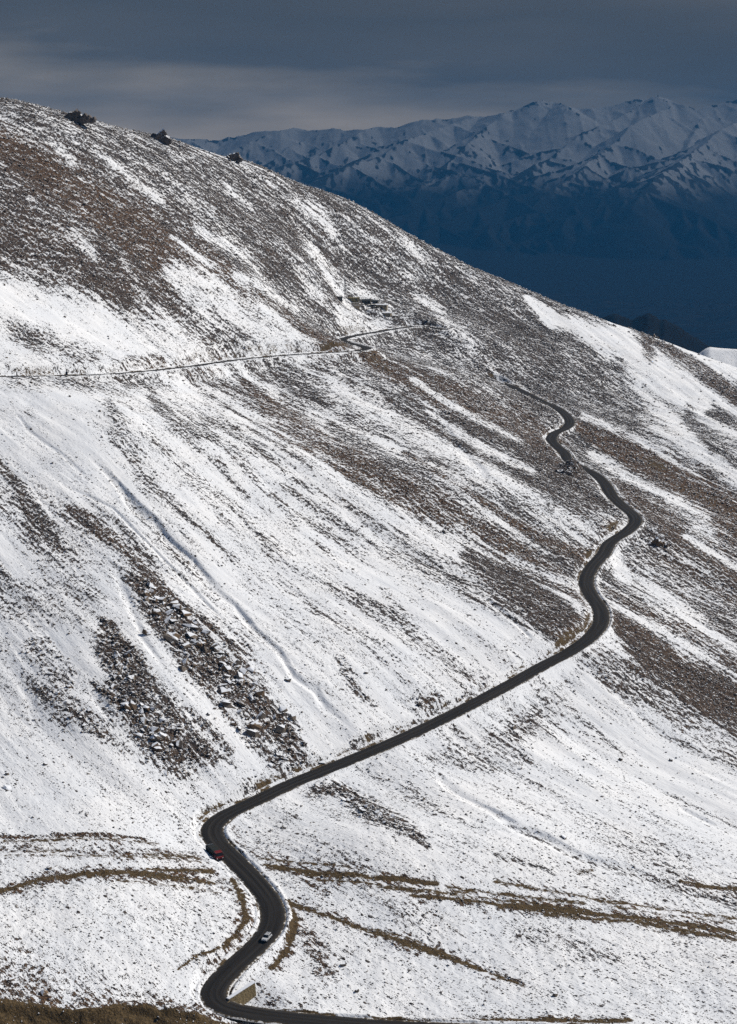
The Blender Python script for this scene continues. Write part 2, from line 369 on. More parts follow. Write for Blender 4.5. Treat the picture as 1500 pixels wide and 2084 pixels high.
# bare soil: sheep tracks, banks, the near mound
soil([(530,1756,4),(640,1772,6),(760,1781,6),(900,1797,4)], .95); soil([(760,1800,3),(900,1815,6),(1000,1812,4)], .7)
soil([(820,1818,3),(950,1830,6),(1090,1849,8),(1250,1868,5),(1400,1885,4),(1510,1902,5)], .95)
soil([(1000,1790,5),(1100,1812,4),(1220,1836,4),(1400,1860,4),(1510,1872,5)], .6); soil([(1250,1850,3),(1500,1880,4)], .5)
soil([(580,1830,4),(680,1866,6),(780,1900,7),(900,1940,7),(1000,1980,6),(1075,2012,3)], .92); soil([(760,1885,3),(860,1915,3)], .6)
soil([(1380,1795,4),(1440,1808,5),(1510,1813,5)], .85); soil([(1180,1778,4),(1205,1776,4)], .6)
soil([(-20,1822,4),(5,1817,4),(100,1792,6),(250,1784,7),(330,1790,6),(450,1803,3)], .92); soil([(300,1777,3),(430,1776,5)], .8); soil([(380,1810,3),(450,1822,3)], .6)
soil([(300,1746,4),(400,1748,4)], .6); soil([(60,1740,4),(140,1738,5)], .5)
soil([(470,1785,5),(492,1830,6),(502,1870,7),(480,1905,5),(450,1930,3)], .9); soil([(450,1930,3),(400,1948,3),(360,1975,2)], .8)
soil([(585,1825,5),(602,1870,8),(585,1930,7),(548,1975,5)], .9)
soil([(500,1935,5),(460,1968,5)], .6)
soil([(-300,2090,58),(-60,2090,58),(60,2090,50),(140,2088,30),(240,2080,30),(300,2078,28),(400,2090,26),(540,2116,34),(640,2130,20)], 1.0, .35, .7)
soil([(640,2092,8),(760,2090,7),(900,2084,6),(1010,2074,5),(1150,2078,4),(1300,2084,5)], .85)
soil([(1198,1118,5),(1200,1135,6)], .95); soil([(1205,1235,4),(1190,1275,5),(1160,1295,6),(1128,1318,4)], .7)
soil([(1255,1062,5),(1240,1078,6)], .8); soil([(1140,872,3),(1132,880,3)], .6); soil([(660,708,8),(700,700,9)], .7); soil([(750,720,8),(790,750,8)], .5)
soil([(1380,990,8),(1480,1040,10)], .35); soil([(1320,940,8),(1350,950,8)], .6)
soil([(375,738,8),(400,736,8)], .5)
soil([(640,1785,3),(800,1800,4),(960,1822,4),(1100,1840,3)], .6); soil([(900,1800,3),(1050,1822,5),(1200,1846,4)], .7); soil([(1100,1862,4),(1300,1882,5),(1510,1915,5)], .7)
soil([(0,1716,4),(150,1714,4),(330,1724,3)], .55); soil([(0,1745,3),(200,1750,4),(420,1758,3)], .5); soil([(240,1800,3),(400,1815,3)], .5); soil([(525,1745,3),(620,1752,3),(760,1768,3)], .6)
# gullies and hollows
for P, d in (([(175,925,3),(200,950,5),(238,985,6),(268,1024,8),(312,1060,6),(346,1106,8),(392,1142,7),(428,1190,9),(478,1228,7),(515,1278,8),(566,1325,7),(596,1376,9),(640,1408,8),(662,1440,10),(705,1478,8),(735,1505,8)], 1.15),
             ([(130,990,2),(230,1035,3),(330,1135,3),(400,1205,4),(470,1280,3)], .8), ([(20,830,3),(60,880,3),(130,930,3),(190,985,3)], .35),
             ([(868,1562,7),(905,1600,9),(940,1622,11),(1000,1652,8),(1050,1688,9),(1110,1712,11),(1180,1750,9),(1260,1766,11),(1400,1822,9)], 1.1), ([(980,1215,3),(1090,1310,4)], .7), ([(1380,1640,4),(1460,1680,5)], .5),
             ([(560,1560,4),(640,1500,5),(690,1480,4)], .0), ([(895,860,7),(1000,985,8)], 1.2), ([(225,1150,7),(255,1210,9),(290,1300,10),(340,1370,8)], .6), ([(180,1400,8),(230,1470,10)], .4)):
    if d: dig(P, d)
dig([(-120,2035,9),(-20,2040,9),(60,2050,9),(140,2064,8),(200,2064,8),(260,2048,9),(330,2052,9),(400,2068,8),(430,2078,6)], -1.5, 1.0)
dig([(-120,2075,16),(60,2082,14),(250,2082,14),(400,2095,12)], 1.4, 1.0)
# hollows and rises that hide stretches of the road
def mound(px, py, hgt, rx, ry, c=None):
    if c is None: c = at(px, py)
    w = window(c[0]-4*rx, c[0]+4*rx, c[1]-4*ry, c[1]+4*ry)
    if w: H[w] += hgt*np.exp(-((GX[w]-c[0])/rx)**2-((GY[w]-c[1])/ry)**2)*np.where(hgt > 0, sst(RW+.3, RW+1.9, RD[w]), 1)
mound(0, 0, 6.6, 5.5, 10, (106.6, 913))
mound(686, 705, 3.0, 9, 10)
mound(505, 2045, -2.6, 6, 9)
#@@END
# banks and shoulders
ragged = .5+.5*fbm(GX/4, GY/6, 71, 2)
DRT = np.maximum(DRT, cut*np.where(RL > 4000, .42, .72)*sst(.5, .9, ragged+cut*.2)*(RD < 12))
COV = np.maximum(COV, cut*np.where(RL > 4000, .22, .45)*(RD < 14))
k = fill*sst(RW+2, RW+4, RD)*(RD < 16)*.35
COV = np.maximum(COV, k)
sh = (RD > RW-.2) & (RD < RW+1.5+2.0*((RL > 4000) & (RL < 9000))+.8*fbm(GX/5, GY/8, 73, 2))
COV = np.where(sh, COV*.4+.08, COV)
DRT = np.where(sh, np.maximum(DRT*.4, (RD < RW+.75)*sst(.35, .75, .5+.5*fbm(GX/5, GY/7, 77, 2))*.8), DRT)

# patchiness down the fall line, then loose blocks
pt = fbm((Tq+wob)/6.5, Sq/42, 81, 3)*.6+fbm((Tq+wob*.6)/1.9, Sq/16, 87, 2)*.55+fbm(GX/24, GY/40, 91, 2)*.35
pt = pt+fbm((Tq+wob)/4.2, Sq/150, 83, 3)*.34*sst(560, 760, GY)+(fbm(GX/9, GY/17, 84, 3)*.55+fbm(GX/3.2, GY/6, 85, 2)*.45)*sst(700, 950, GY)
amp = .27*np.sqrt(np.clip(COV, 0, 1))*(1.15-COV)*2
soft_side = (GY < 520)*.5
COVF = np.clip(COV+pt*amp*(1-soft_side), 0, 1)
far = sst(650, 1000, GY)
lump = fbm((Tq+.3*wob)/1.2, Sq/6.0, 95, 2)*.6*(1-.75*far)*(.3+.7*steep)+fbm(GX/.8, GY/1.7, 96, 1)*.5+fbm((Tq+wob)/3.6, Sq/7, 104, 3)*.9*far
lump = lump*(.7+.9*np.clip(fbm(GX/14, GY/22, 105, 2)+.3, 0, 1))
offroad = np.where((RL > 4000) & (RL < 9000), sst(RW+2, RW+13, RD), sst(RW+.5, RW+4, RD))
H += lump*(.05+.36*COVF+.4*ROU*COVF)*offroad*np.clip(GY/700, .75, 1.25)
H += fbm((Tq+wob)/2.4, Sq/26, 97, 2)*.16*offroad*(.1+.9*steep)
H += fbm((Tq+wob)/9, Sq/22, 98, 2)*.30*offroad*(.15+.85*steep)
H += fbm(GX/2.2, GY/3.2, 99, 2)*.12*(1-steep)*offroad
# stones lie where the little ground steps face out of the slope
gy = np.gradient(lump, axis=0)
COVF = np.clip(COVF+np.clip(gy*1.3, -.22, .22)*np.clip(COVF*3, 0, 1), 0, 1)

def grid_mesh(name, X, Y, Z, mat, parent=None, colour=None, smooth=True):
    nr, nc = X.shape
    me = bpy.data.meshes.new(name)
    me.vertices.add(nr*nc)
    me.vertices.foreach_set('co', np.stack([X, Y, Z], -1).astype(np.float32).ravel())
    idx = np.arange(nr*nc, dtype=np.int32).reshape(nr, nc)
    q = np.stack([idx[:-1, :-1], idx[:-1, 1:], idx[1:, 1:], idx[1:, :-1]], -1).reshape(-1, 4)
    me.loops.add(q.size); me.polygons.add(len(q))
    me.loops.foreach_set('vertex_index', q.ravel())
    me.polygons.foreach_set('loop_start', np.arange(0, q.size, 4, dtype=np.int32))
    me.polygons.foreach_set('use_smooth', np.full(len(q), smooth, dtype=bool))
    if colour is not None:
        at_ = me.attributes.new('ground', 'FLOAT_COLOR', 'POINT')
        at_.data.foreach_set('color', colour.astype(np.float32).ravel())
        T_, S_ = flow(X, Y) if name == 'mountainside' else (X*TD[0]+Y*TD[1], X*FD[0]+Y*FD[1])
        fl = me.attributes.new('flow', 'FLOAT_VECTOR', 'POINT'); fl.data.foreach_set('vector', np.stack([S_, T_, Z], -1).astype(np.float32).ravel())
    me.update(calc_edges=True)
    me.materials.append(mat)
    o = bpy.data.objects.new(name, me); COL.objects.link(o)
    if parent: o.parent = parent
    return o

# ------------------------------------------------------------------ materials
class NT:
    def __init__(s, name):
        s.m = bpy.data.materials.new(name); s.m.use_nodes = True; s.t = s.m.node_tree; s.t.nodes.clear()
        s.out = s.n('ShaderNodeOutputMaterial')
    def n(s, typ, **kw):
        nd = s.t.nodes.new(typ)
        for k, v in kw.items(): setattr(nd, k, v)
        return nd
    def l(s, a, b): s.t.links.new(a, b)
    def put(s, sock, v):
        if isinstance(v, bpy.types.NodeSocket): s.l(v, sock)
        else: sock.default_value = v
    def math(s, op, a, b=None, c=None, clamp=False):
        nd = s.n('ShaderNodeMath', operation=op, use_clamp=clamp); s.put(nd.inputs[0], a)
        if b is not None: s.put(nd.inputs[1], b)
        if c is not None: s.put(nd.inputs[2], c)
        return nd.outputs[0]
    def map(s, v, a, b, c=0, d=1, smooth=True):
        nd = s.n('ShaderNodeMapRange', interpolation_type='SMOOTHSTEP' if smooth else 'LINEAR')
        s.put(nd.inputs['Value'], v)
        for k, x in zip(('From Min', 'From Max', 'To Min', 'To Max'), (a, b, c, d)): s.put(nd.inputs[k], x)
        return nd.outputs[0]
    def mix(s, f, a, b):
        nd = s.n('ShaderNodeMix', data_type='RGBA'); s.put(nd.inputs[0], f)
        for i, x in ((6, a), (7, b)):
            s.put(nd.inputs[i], (*x, 1) if isinstance(x, tuple) and len(x) == 3 else x)
        return nd.outputs[2]
    def coord(s, scale=(1, 1, 1), rot=0, kind='Object'):
        tc = s.n('ShaderNodeTexCoord')
        if rot:
            a = s.n('ShaderNodeMapping'); a.inputs['Rotation'].default_value = (0, 0, rot); s.l(tc.outputs[kind], a.inputs[0]); src = a.outputs[0]
        else: src = tc.outputs[kind]
        b = s.n('ShaderNodeMapping'); b.inputs['Scale'].default_value = scale; s.l(src, b.inputs[0])
        return b.outputs[0]
    def flow(s, scale):
        a = s.n('ShaderNodeAttribute', attribute_name='flow'); b = s.n('ShaderNodeMapping'); b.inputs['Scale'].default_value = scale
        s.l(a.outputs['Vector'], b.inputs[0]); return b.outputs[0]
    def noise(s, vec, scale=1, detail=2, rough=.5, out=0):
        nd = s.n('ShaderNodeTexNoise'); s.l(vec, nd.inputs['Vector'])
        nd.inputs['Scale'].default_value = scale; nd.inputs['Detail'].default_value = detail; nd.inputs['Roughness'].default_value = rough
        return nd.outputs[out]
    def bsdf(s, col, rough=.9, normal=None, spec=.2, **kw):
        b = s.n('ShaderNodeBsdfPrincipled'); s.put(b.inputs['Base Color'], (*col, 1) if isinstance(col, tuple) else col)
        s.put(b.inputs['Roughness'], rough); s.put(b.inputs['Specular IOR Level'], spec)
        for k, v in kw.items(): s.put(b.inputs[k], v)
        if normal is not None: s.l(normal, b.inputs['Normal'])
        s.l(b.outputs[0], s.out.inputs['Surface']); return b
    def bump(s, h, strength=.5, dist=.2):
        b = s.n('ShaderNodeBump'); b.inputs['Strength'].default_value = strength; b.inputs['Distance'].default_value = dist
        s.l(h, b.inputs['Height']); return b.outputs[0]

FALLROT = -math.atan2(FD[1], FD[0])      # turns the fall line onto +X
SNOW = (.83, .85, .88)
def ground_material():
    t = NT('snow_and_stone')
    at_ = t.n('ShaderNodeAttribute', attribute_name='ground')
    sep = t.n('ShaderNodeSeparateColor'); t.l(at_.outputs['Color'], sep.inputs[0])
    cov, brn, drt = sep.outputs[0], sep.outputs[1], sep.outputs[2]
    ca = t.flow((.26, 1.15, .6)); ci = t.coord((1, .8, 1)); cs = t.flow((.07, .9, .3))
    n1 = t.noise(ca, 1.3, 4, .62); n2 = t.noise(ci, 3.0, 2, .6); n3 = t.noise(cs, 1, 3, .6)
    nn = t.math('ADD', t.math('MULTIPLY', n1, .52), t.math('ADD', t.math('MULTIPLY', n2, .26), t.math('MULTIPLY', n3, .22)))
    thr = t.map(cov, 0, 1, .655, .36, False)               # threshold from the share of stone
    rock = t.map(t.math('SUBTRACT', nn, thr), -.010, .022)
    clus = t.map(t.noise(ci, .07, 3, .6), .38, .66, .1, 2.6)
    def stones(scale, k, add, r0, r1):
        v = t.n('ShaderNodeTexVoronoi'); v.inputs['Scale'].default_value = scale; t.l(t.flow((.6, 1, .8)), v.inputs['Vector'])
        c = t.n('ShaderNodeSeparateColor'); t.l(v.outputs['Color'], c.inputs[0])
        on = t.math('LESS_THAN', c.outputs[0], t.math('MULTIPLY_ADD', t.math('MULTIPLY', cov, t.map(n3, .3, .7, .3, 1.7)), k, t.math('MULTIPLY', t.math('MULTIPLY', clus, t.map(cov, .03, .12, .2, 1)), add)))
        r = t.math('MULTIPLY_ADD', c.outputs[1], r1-r0, r0)
        return t.math('MULTIPLY', on, t.map(t.math('SUBTRACT', r, v.outputs['Distance']), -.05, .05)), c.outputs[2]
    s1, v1 = stones(.85, .55, -.008, .14, .42); s2, v2 = stones(2.1, .62, .030, .2, .5)
    s3, v3 = stones(4.6, .7, .045, .22, .5)
    rock = t.math('MAXIMUM', t.math('MAXIMUM', rock, s3), t.math('MAXIMUM', s1, s2))
    brn2 = t.math('ADD', brn, t.math('MULTIPLY', t.math('SUBTRACT', t.noise(ca, .16, 2), .5), .9), clamp=True)
    v = t.math('ADD', t.math('MULTIPLY', v2, .55), t.math('MULTIPLY', n2, .45))
    grey = t.mix(t.map(v, .2, .8), (.012, .010, .010), (.092, .080, .074))
    rust = t.mix(t.map(v, .2, .8), (.022, .012, .007), (.150, .084, .040))
    rc = t.mix(brn2, grey, rust)
    sc_ = t.mix(t.map(t.noise(ci, .05, 3), .3, .7), (.82, .835, .85), (.885, .885, .88))
    # soil patches: ragged edges, a little grass colour
    sn = t.noise(t.coord((.7, 1.3, 1)), .9, 4, .68)
    dm = t.map(t.math('ADD', drt, t.math('MULTIPLY', t.math('SUBTRACT', sn, .5), 2.2)), .32, .60)
    dm = t.math('MULTIPLY', dm, t.map(drt, .02, .12))
    scol = t.mix(t.map(t.noise(ci, 1.8, 4, .7), .3, .7), (.046, .031, .013), (.140, .093, .042))
    col = t.mix(rock, sc_, rc); col = t.mix(dm, col, scol)
    hgt = t.math('ADD', t.math('MULTIPLY', rock, t.math('ADD', .5, n2)), t.math('MULTIPLY', n1, .5))
    nb = t.bump(hgt, .8, .5)
    t.bsdf(col, .85, nb, .15)
    return t.m
M_GROUND = ground_material()
def rock_material(name, g1, g2, snow=.55, scale=1.0):
    t = NT(name)
    ci = t.coord((scale,)*3); oi = t.n('ShaderNodeObjectInfo')
    geo = t.n('ShaderNodeNewGeometry'); sx = t.n('ShaderNodeSeparateXYZ'); t.l(geo.outputs['Normal'], sx.inputs[0])
    v = t.math('ADD', t.math('MULTIPLY', t.noise(ci, .7, 4, .65), .7), t.math('MULTIPLY', oi.outputs['Random'], .3))
    rnd = t.math('ADD', t.math('MULTIPLY', geo.outputs['Random Per Island'], .35), v)
    col = t.mix(t.map(rnd, .3, .95), g1, g2)
    s = t.math('ADD', sx.outputs[2], t.math('MULTIPLY', t.math('SUBTRACT', t.noise(ci, 1.3, 3), .5), .5))
    s = t.math('ADD', s, t.math('MULTIPLY', t.math('SUBTRACT', geo.outputs['Random Per Island'], .5), .35))
    sm = t.map(s, 1.02-snow*.5, 1.1-snow*.5)
    t.bsdf(t.mix(sm, col, SNOW), .85, t.bump(t.noise(ci, 3, 4, .7), .5, .12), .2)
    return t.m
M_ROCK = rock_material('grey_brown_slab_stone', (.045, .036, .030), (.25, .205, .16), .55)
M_RUST = rock_material('rusty_stone', (.042, .027, .018), (.17, .115, .068), .5)
M_DARK = rock_material('dark_crest_stone', (.028, .024, .023), (.17, .14, .12), .52)
def plain(name, col, rough=.6, spec=.3, metallic=0, nscale=0, var=.25):
    t = NT(name)
    c = col
    if nscale:
        c = t.mix(t.noise(t.coord(), nscale, 4, .6), tuple(x*(1-var) for x in col), tuple(min(1, x*(1+var)) for x in col))
    t.bsdf(c, rough, None, spec, Metallic=metallic); return t.m

hill = grid_mesh('mountainside', GX, GY, H, M_GROUND, colour=np.stack([COVF, BRN, DRT, np.ones_like(BRN)], -1))
hill['kind'] = 'structure'

# final ground height for resting things on it
def ground(x, y):
    r = np.clip(np.searchsorted(ys, y)-1, 0, NR-2); fy = (y-ys[r])/(ys[r+1]-ys[r])
    c = np.clip(((x/y)-U0)/(U1-U0)*(NC-1), 0, NC-1.001); ci = int(c); fx = c-ci
    return float((H[r, ci]*(1-fx)+H[r, ci+1]*fx)*(1-fy)+(H[r+1, ci]*(1-fx)+H[r+1, ci+1]*fx)*fy)

# ------------------------------------------------------------------ asphalt
def asphalt_material():
    t = NT('wet_dark_asphalt')
    uv = t.n('ShaderNodeUVMap', uv_map='along')
    sx = t.n('ShaderNodeSeparateXYZ'); t.l(uv.outputs[0], sx.inputs[0])
    off = sx.outputs[0]                                    # metres from the middle
    ci = t.coord()
    mp = t.n('ShaderNodeMapping'); mp.inputs['Scale'].default_value = (1.2, .04, 1); t.l(uv.outputs[0], mp.inputs[0])
    wheel = t.noise(mp.outputs[0], 1, 3, .6)
    col = t.mix(t.map(wheel, .32, .68), (.012, .0108, .0098), (.025, .022, .020))
    lane = t.math('ABSOLUTE', t.math('SINE', t.math('MULTIPLY', off, 1.75)))
    col = t.mix(t.math('MULTIPLY', t.map(lane, .55, 1), t.map(t.noise(mp.outputs[0], .6, 3), .35, .65)), col, (.036, .032, .028))
    edge = t.math('ADD', t.math('ABSOLUTE', off), t.math('MULTIPLY', t.math('SUBTRACT', t.noise(ci, .45, 4, .7), .5), 2.0))
    col = t.mix(t.map(edge, 2.8, 3.3), col, (.11, .088, .058)); col = t.mix(t.map(t.math('ADD', edge, t.math('MULTIPLY', t.math('SUBTRACT', t.noise(ci, 1.4, 3), .5), 1.6)), 3.25, 3.5), col, (.68, .67, .65))
    t.bsdf(col, t.map(wheel, .3, .7, .7, .85), t.bump(t.noise(ci, 6, 3), .2, .03), .12)
    return t.m
M_ASPH = asphalt_material()
def ribbon(name, P, mat):
    T = np.gradient(P, axis=0)[:, :2]; T /= np.linalg.norm(T, axis=1)[:, None]
    N = np.stack([-T[:, 1], T[:, 0]], 1)
    offs = [-RW-.35, -RW, -1.6, 0, 1.6, RW, RW+.35]; zz = [-.28, .0, .05, .08, .05, .0, -.28]
    bm = bmesh.new(); uvl = bm.loops.layers.uv.new('along'); rows = []
    s = np.concatenate([[0], np.cumsum(np.linalg.norm(np.diff(P, axis=0), axis=1))])
    for i in range(len(P)):
        rows.append([bm.verts.new((P[i, 0]+N[i, 0]*o, P[i, 1]+N[i, 1]*o, P[i, 2]+z)) for o, z in zip(offs, zz)])
    for i in range(len(P)-1):
        for j in range(len(offs)-1):
            f = bm.faces.new((rows[i][j], rows[i][j+1], rows[i+1][j+1], rows[i+1][j])); f.smooth = True
            for lp, (ii, jj) in zip(f.loops, ((i, j), (i, j+1), (i+1, j+1), (i+1, j))):
                lp[uvl].uv = (offs[jj], s[ii])
    bm.normal_update()
    if sum(f.normal.z for f in bm.faces) < 0: bmesh.ops.reverse_faces(bm, faces=bm.faces)
    me = bpy.data.meshes.new(name); bm.to_mesh(me); bm.free(); me.materials.append(mat)
    o = bpy.data.objects.new(name, me); COL.objects.link(o); o['kind'] = 'structure'; return o
ribbon('road', ROADS[0], M_ASPH); ribbon('road', ROADS[1], M_ASPH); ribbon('road', ROADS[2], M_ASPH)

# ------------------------------------------------------------------ things: helpers
def tag(o, label, cat, group=None):
    o['label'] = label; o['category'] = cat
    if group: o['group'] = group
    return o
def empty(name, loc, rz=0):
    o = bpy.data.objects.new(name, None); COL.objects.link(o); o.location = loc; o.rotation_euler = (0, 0, rz); o.empty_display_size = .5
    return o
def mesh_obj(name, bm, mat, parent=None, loc=None):
    bmesh.ops.recalc_face_normals(bm, faces=bm.faces)
    me = bpy.data.meshes.new(name); bm.to_mesh(me); bm.free(); me.materials.append(mat)
    o = bpy.data.objects.new(name, me); COL.objects.link(o)
    if parent: o.parent = parent
    if loc is not None: o.location = loc
    return o
def box(bm, x0, x1, y0, y1, z0, z1, bev=0):
    r = bmesh.ops.create_cube(bm, size=1)
    bmesh.ops.scale(bm, vec=(x1-x0, y1-y0, z1-z0), verts=r['verts'])
    bmesh.ops.translate(bm, vec=((x0+x1)/2, (y0+y1)/2, (z0+z1)/2), verts=r['verts'])
    if bev:
        ed = list({e for v in r['verts'] for e in v.link_edges})
        bmesh.ops.bevel(bm, geom=ed, offset=bev, segments=2, affect='EDGES', profile=.6)
def prism(bm, prof, x0, x1, inset=0):
    """profile in (y, z) swept along x; inset narrows by a per-vertex amount"""
    a = [bm.verts.new((x0+(p[2] if len(p) > 2 else 0), p[0], p[1])) for p in prof]
    b = [bm.verts.new((x1-(p[2] if len(p) > 2 else 0), p[0], p[1])) for p in prof]
    m = len(prof)
    bm.faces.new(a[::-1]); bm.faces.new(b)
    for i in range(m): bm.faces.new((a[i], a[(i+1) % m], b[(i+1) % m], b[i]))
def cyl(bm, c, axis, r, L, seg=14, r2=None):
    q = Vector((0, 0, 1)).rotation_difference(Vector(axis)).to_matrix().to_4x4()
    bmesh.ops.create_cone(bm, cap_ends=True, segments=seg, radius1=r, radius2=r if r2 is None else r2, depth=L, matrix=Matrix.Translation(Vector(c)) @ q)
def hull(bm, P):
    vs = [bm.verts.new(tuple(p)) for p in P]
    r = bmesh.ops.convex_hull(bm, input=vs)
    bad = [g for g in r['geom_interior'] if isinstance(g, bmesh.types.BMVert)] + [g for g in r['geom_unused'] if isinstance(g, bmesh.types.BMVert)]
    bad = [v for v in set(bad) if v.is_valid]
    if bad: bmesh.ops.delete(bm, geom=bad, context='VERTS')
def rock_points(k, sx, sy, sz, rng):
    d = rng.normal(size=(k, 3)); d /= np.linalg.norm(d, axis=1)[:, None]
    d = np.sign(d)*np.abs(d)**.7
    return d*np.array((sx, sy, sz))*rng.uniform(.75, 1.1, (k, 1))

# ------------------------------------------------------------------ boulders
def rock_mesh(name, seed, dims, k, mat):
    rng = np.random.default_rng(seed); bm = bmesh.new(); hull(bm, rock_points(k, *dims, rng))
    bmesh.ops.recalc_face_normals(bm, faces=bm.faces)
    me = bpy.data.meshes.new(name); bm.to_mesh(me); bm.free(); me.materials.append(mat); return me
SLABS = [rock_mesh('boulder', 100+i, (RNG.uniform(.9, 1.25), RNG.uniform(.6, .95), RNG.uniform(.26, .6)), int(RNG.integers(11, 18)), M_ROCK if i % 4 else M_RUST) for i in range(16)]
ROUNDS = [rock_mesh('boulder', 200+i, (RNG.uniform(.8, 1), RNG.uniform(.7, .95), RNG.uniform(.6, .85)), 22, M_ROCK) for i in range(5)]
def boulder(px, py, size, label, group=None, mesh=None, tilt=.3, sink=.25, flat=1, dip=0):
    c = at(px, py); x, y = c[0], c[1]
    # meet the finished ground along the same sight line
    a, b, cc = ray(px, py)
    for _ in range(12):
        g = ground(x, y); err = cc/b*y-g
        y = y+np.clip(err*2.0, -8, 8); x = a/b*y
    g = ground(x, y)
    me = mesh or SLABS[int(RNG.integers(len(SLABS)))]
    o = bpy.data.objects.new('boulder', me); COL.objects.link(o)
    o.location = (x, y, g+size*(.3-sink)); o.scale = (size, size, size*flat)
    o.rotation_euler = (Matrix.Rotation(dip+RNG.uniform(-tilt, tilt), 3, 'X') @ Matrix.Rotation(.25+RNG.uniform(-tilt, tilt), 3, 'Y') @ Matrix.Rotation(RNG.uniform(0, 6.28), 3, 'Z')).to_euler()
    return tag(o, label, 'boulder', group)
# single boulders one can point to
SOLO = [(487,1483,1.5,'pale snow-capped flat slab low in the slab field, whitest of its neighbours',.1),
 (594,1240,1.0,'lone brown boulder on the open snow right of the straight gully',.3),
 (338,1574,1.5,'grey boulder on snow just below the foot of the left slab field',.2),
 (512,1366,1.9,'large tilted grey slab at the right edge of the slab field',.5),
 (400,1312,2.2,'broad rusty-fronted slab in the thick of the slab field',.5),
 (290,1468,2.0,'pointed dark slab leaning in the lower left slab field',.7),
 (322,1526,1.9,'flat snow-topped slab at the lower end of left slab field',.1),
 (240,1312,2.2,'brown block at the top of the left, smaller rock patch',.4),
 (258,1335,1.9,'white-faced slab just below the brown block of the left rock patch',.6),
 (15,1604,1.6,'rounded tan boulder at the left edge of the snowfield',.2),
 (15,1576,.9,'small dark boulder above the rounded tan boulder at left edge',.3),
 (582,1482,1.7,'olive-brown boulder on snow between slab field and straight gully',.3),
 (655,1548,1.4,'grey boulder beside the uphill edge of road below the gully',.3),
 (855,1434,1.6,'rusty boulder in the cut bank uphill of the straight road',.5),
 (745,1370,1.0,'dark boulder in middle of small stone cluster above the straight road',.3),
 (1148,1705,1.3,'snow-covered boulder beside the grey streambed below the road',.2),
 (92,1396+160,.9,'small grey boulder on white snow under the left rock patches',.3),
 (698,1965,1.0,'dark boulder on the lower snowfield right of the bottom bends',.3),
 (726,2018,.8,'small dark boulder alone near the bottom edge of the snowfield',.3),
 (1130,2026,.9,'dark boulder near the end of the diagonal soil strip at bottom right',.3),
 (92,2022,1.6,'dark boulder on snow above the brown mound at lower left',.4),
 (22,1996,1.3,'dark boulder at the far left above the brown mound',.3),
 (100,1768,1.0,'dark boulder on snow just above the curved soil track at left',.3),
 (1045,1482,1.2,'dark slab standing on edge on snow below the straight road',.9),
 (1263,1547,.9,'single dark boulder on clean snow in the right snowfield',.3),
 (1365,1548,.9,'dark boulder on clean snow under the broad brown scree',.3)]
for px, py, s, lab, tl in SOLO:
    boulder(px, py, s, lab, None, None if s > 1.2 else ROUNDS[int(RNG.integers(5))], tl)
# slabs of the rockfall, each an object
GROUPS = [('angular slab in the thick rockfall strip left of the straight gully', 'slabs of the main rockfall strip',
           [(300,1205,14),(345,1265,40),(420,1340,50),(505,1415,58),(565,1485,50)], 124, (.8, 2.7)),
          ('angular block in the smaller left-hand rock patch', 'blocks of the left rock patch',
           [(240,1330,26),(255,1400,28),(310,1480,44),(350,1515,34)], 70, (.7, 2.2)),
          ('small block in the faint rock patches at far left', 'blocks of the far left patches',
           [(100,1370,26),(150,1440,26),(195,1485,20)], 20, (.5, 1.2)),
          ('block in the rock cluster just below the straight road', 'blocks below the straight road',
           [(650,1610,14),(740,1640,22),(830,1690,14)], 28, (.5, 1.3)),
          ('block in the loose cluster between gully and straight road', 'blocks above the straight road',
           [(700,1355,14),(735,1420,18)], 14, (.4, .9)),
          ('block at the foot of the rockfall beside the uphill road edge', 'blocks at the rockfall foot',
           [(560,1530,24),(600,1570,20)], 16, (.4, 1.1)),
          ('scattered dark stone on the right snowfield below the road', 'stones on the right snowfield',
           [(1020,1580,30),(1200,1600,40),(1320,1680,40)], 26, (.35, .75))]
for lab, grp, path, cnt, (s0, s1) in GROUPS:
    for k in range(cnt):
        i = int(RNG.integers(len(path)-1)); t = RNG.uniform(); a, b = path[i], path[i+1]
        r = a[2]+(b[2]-a[2])*t
        px = a[0]+(b[0]-a[0])*t+RNG.normal()*r*.55; py = a[1]+(b[1]-a[1])*t+RNG.normal()*r*.5
        boulder(px, py, s0+(s1-s0)*RNG.uniform()**1.8, lab, grp, None, .5, .15, 1, .35)

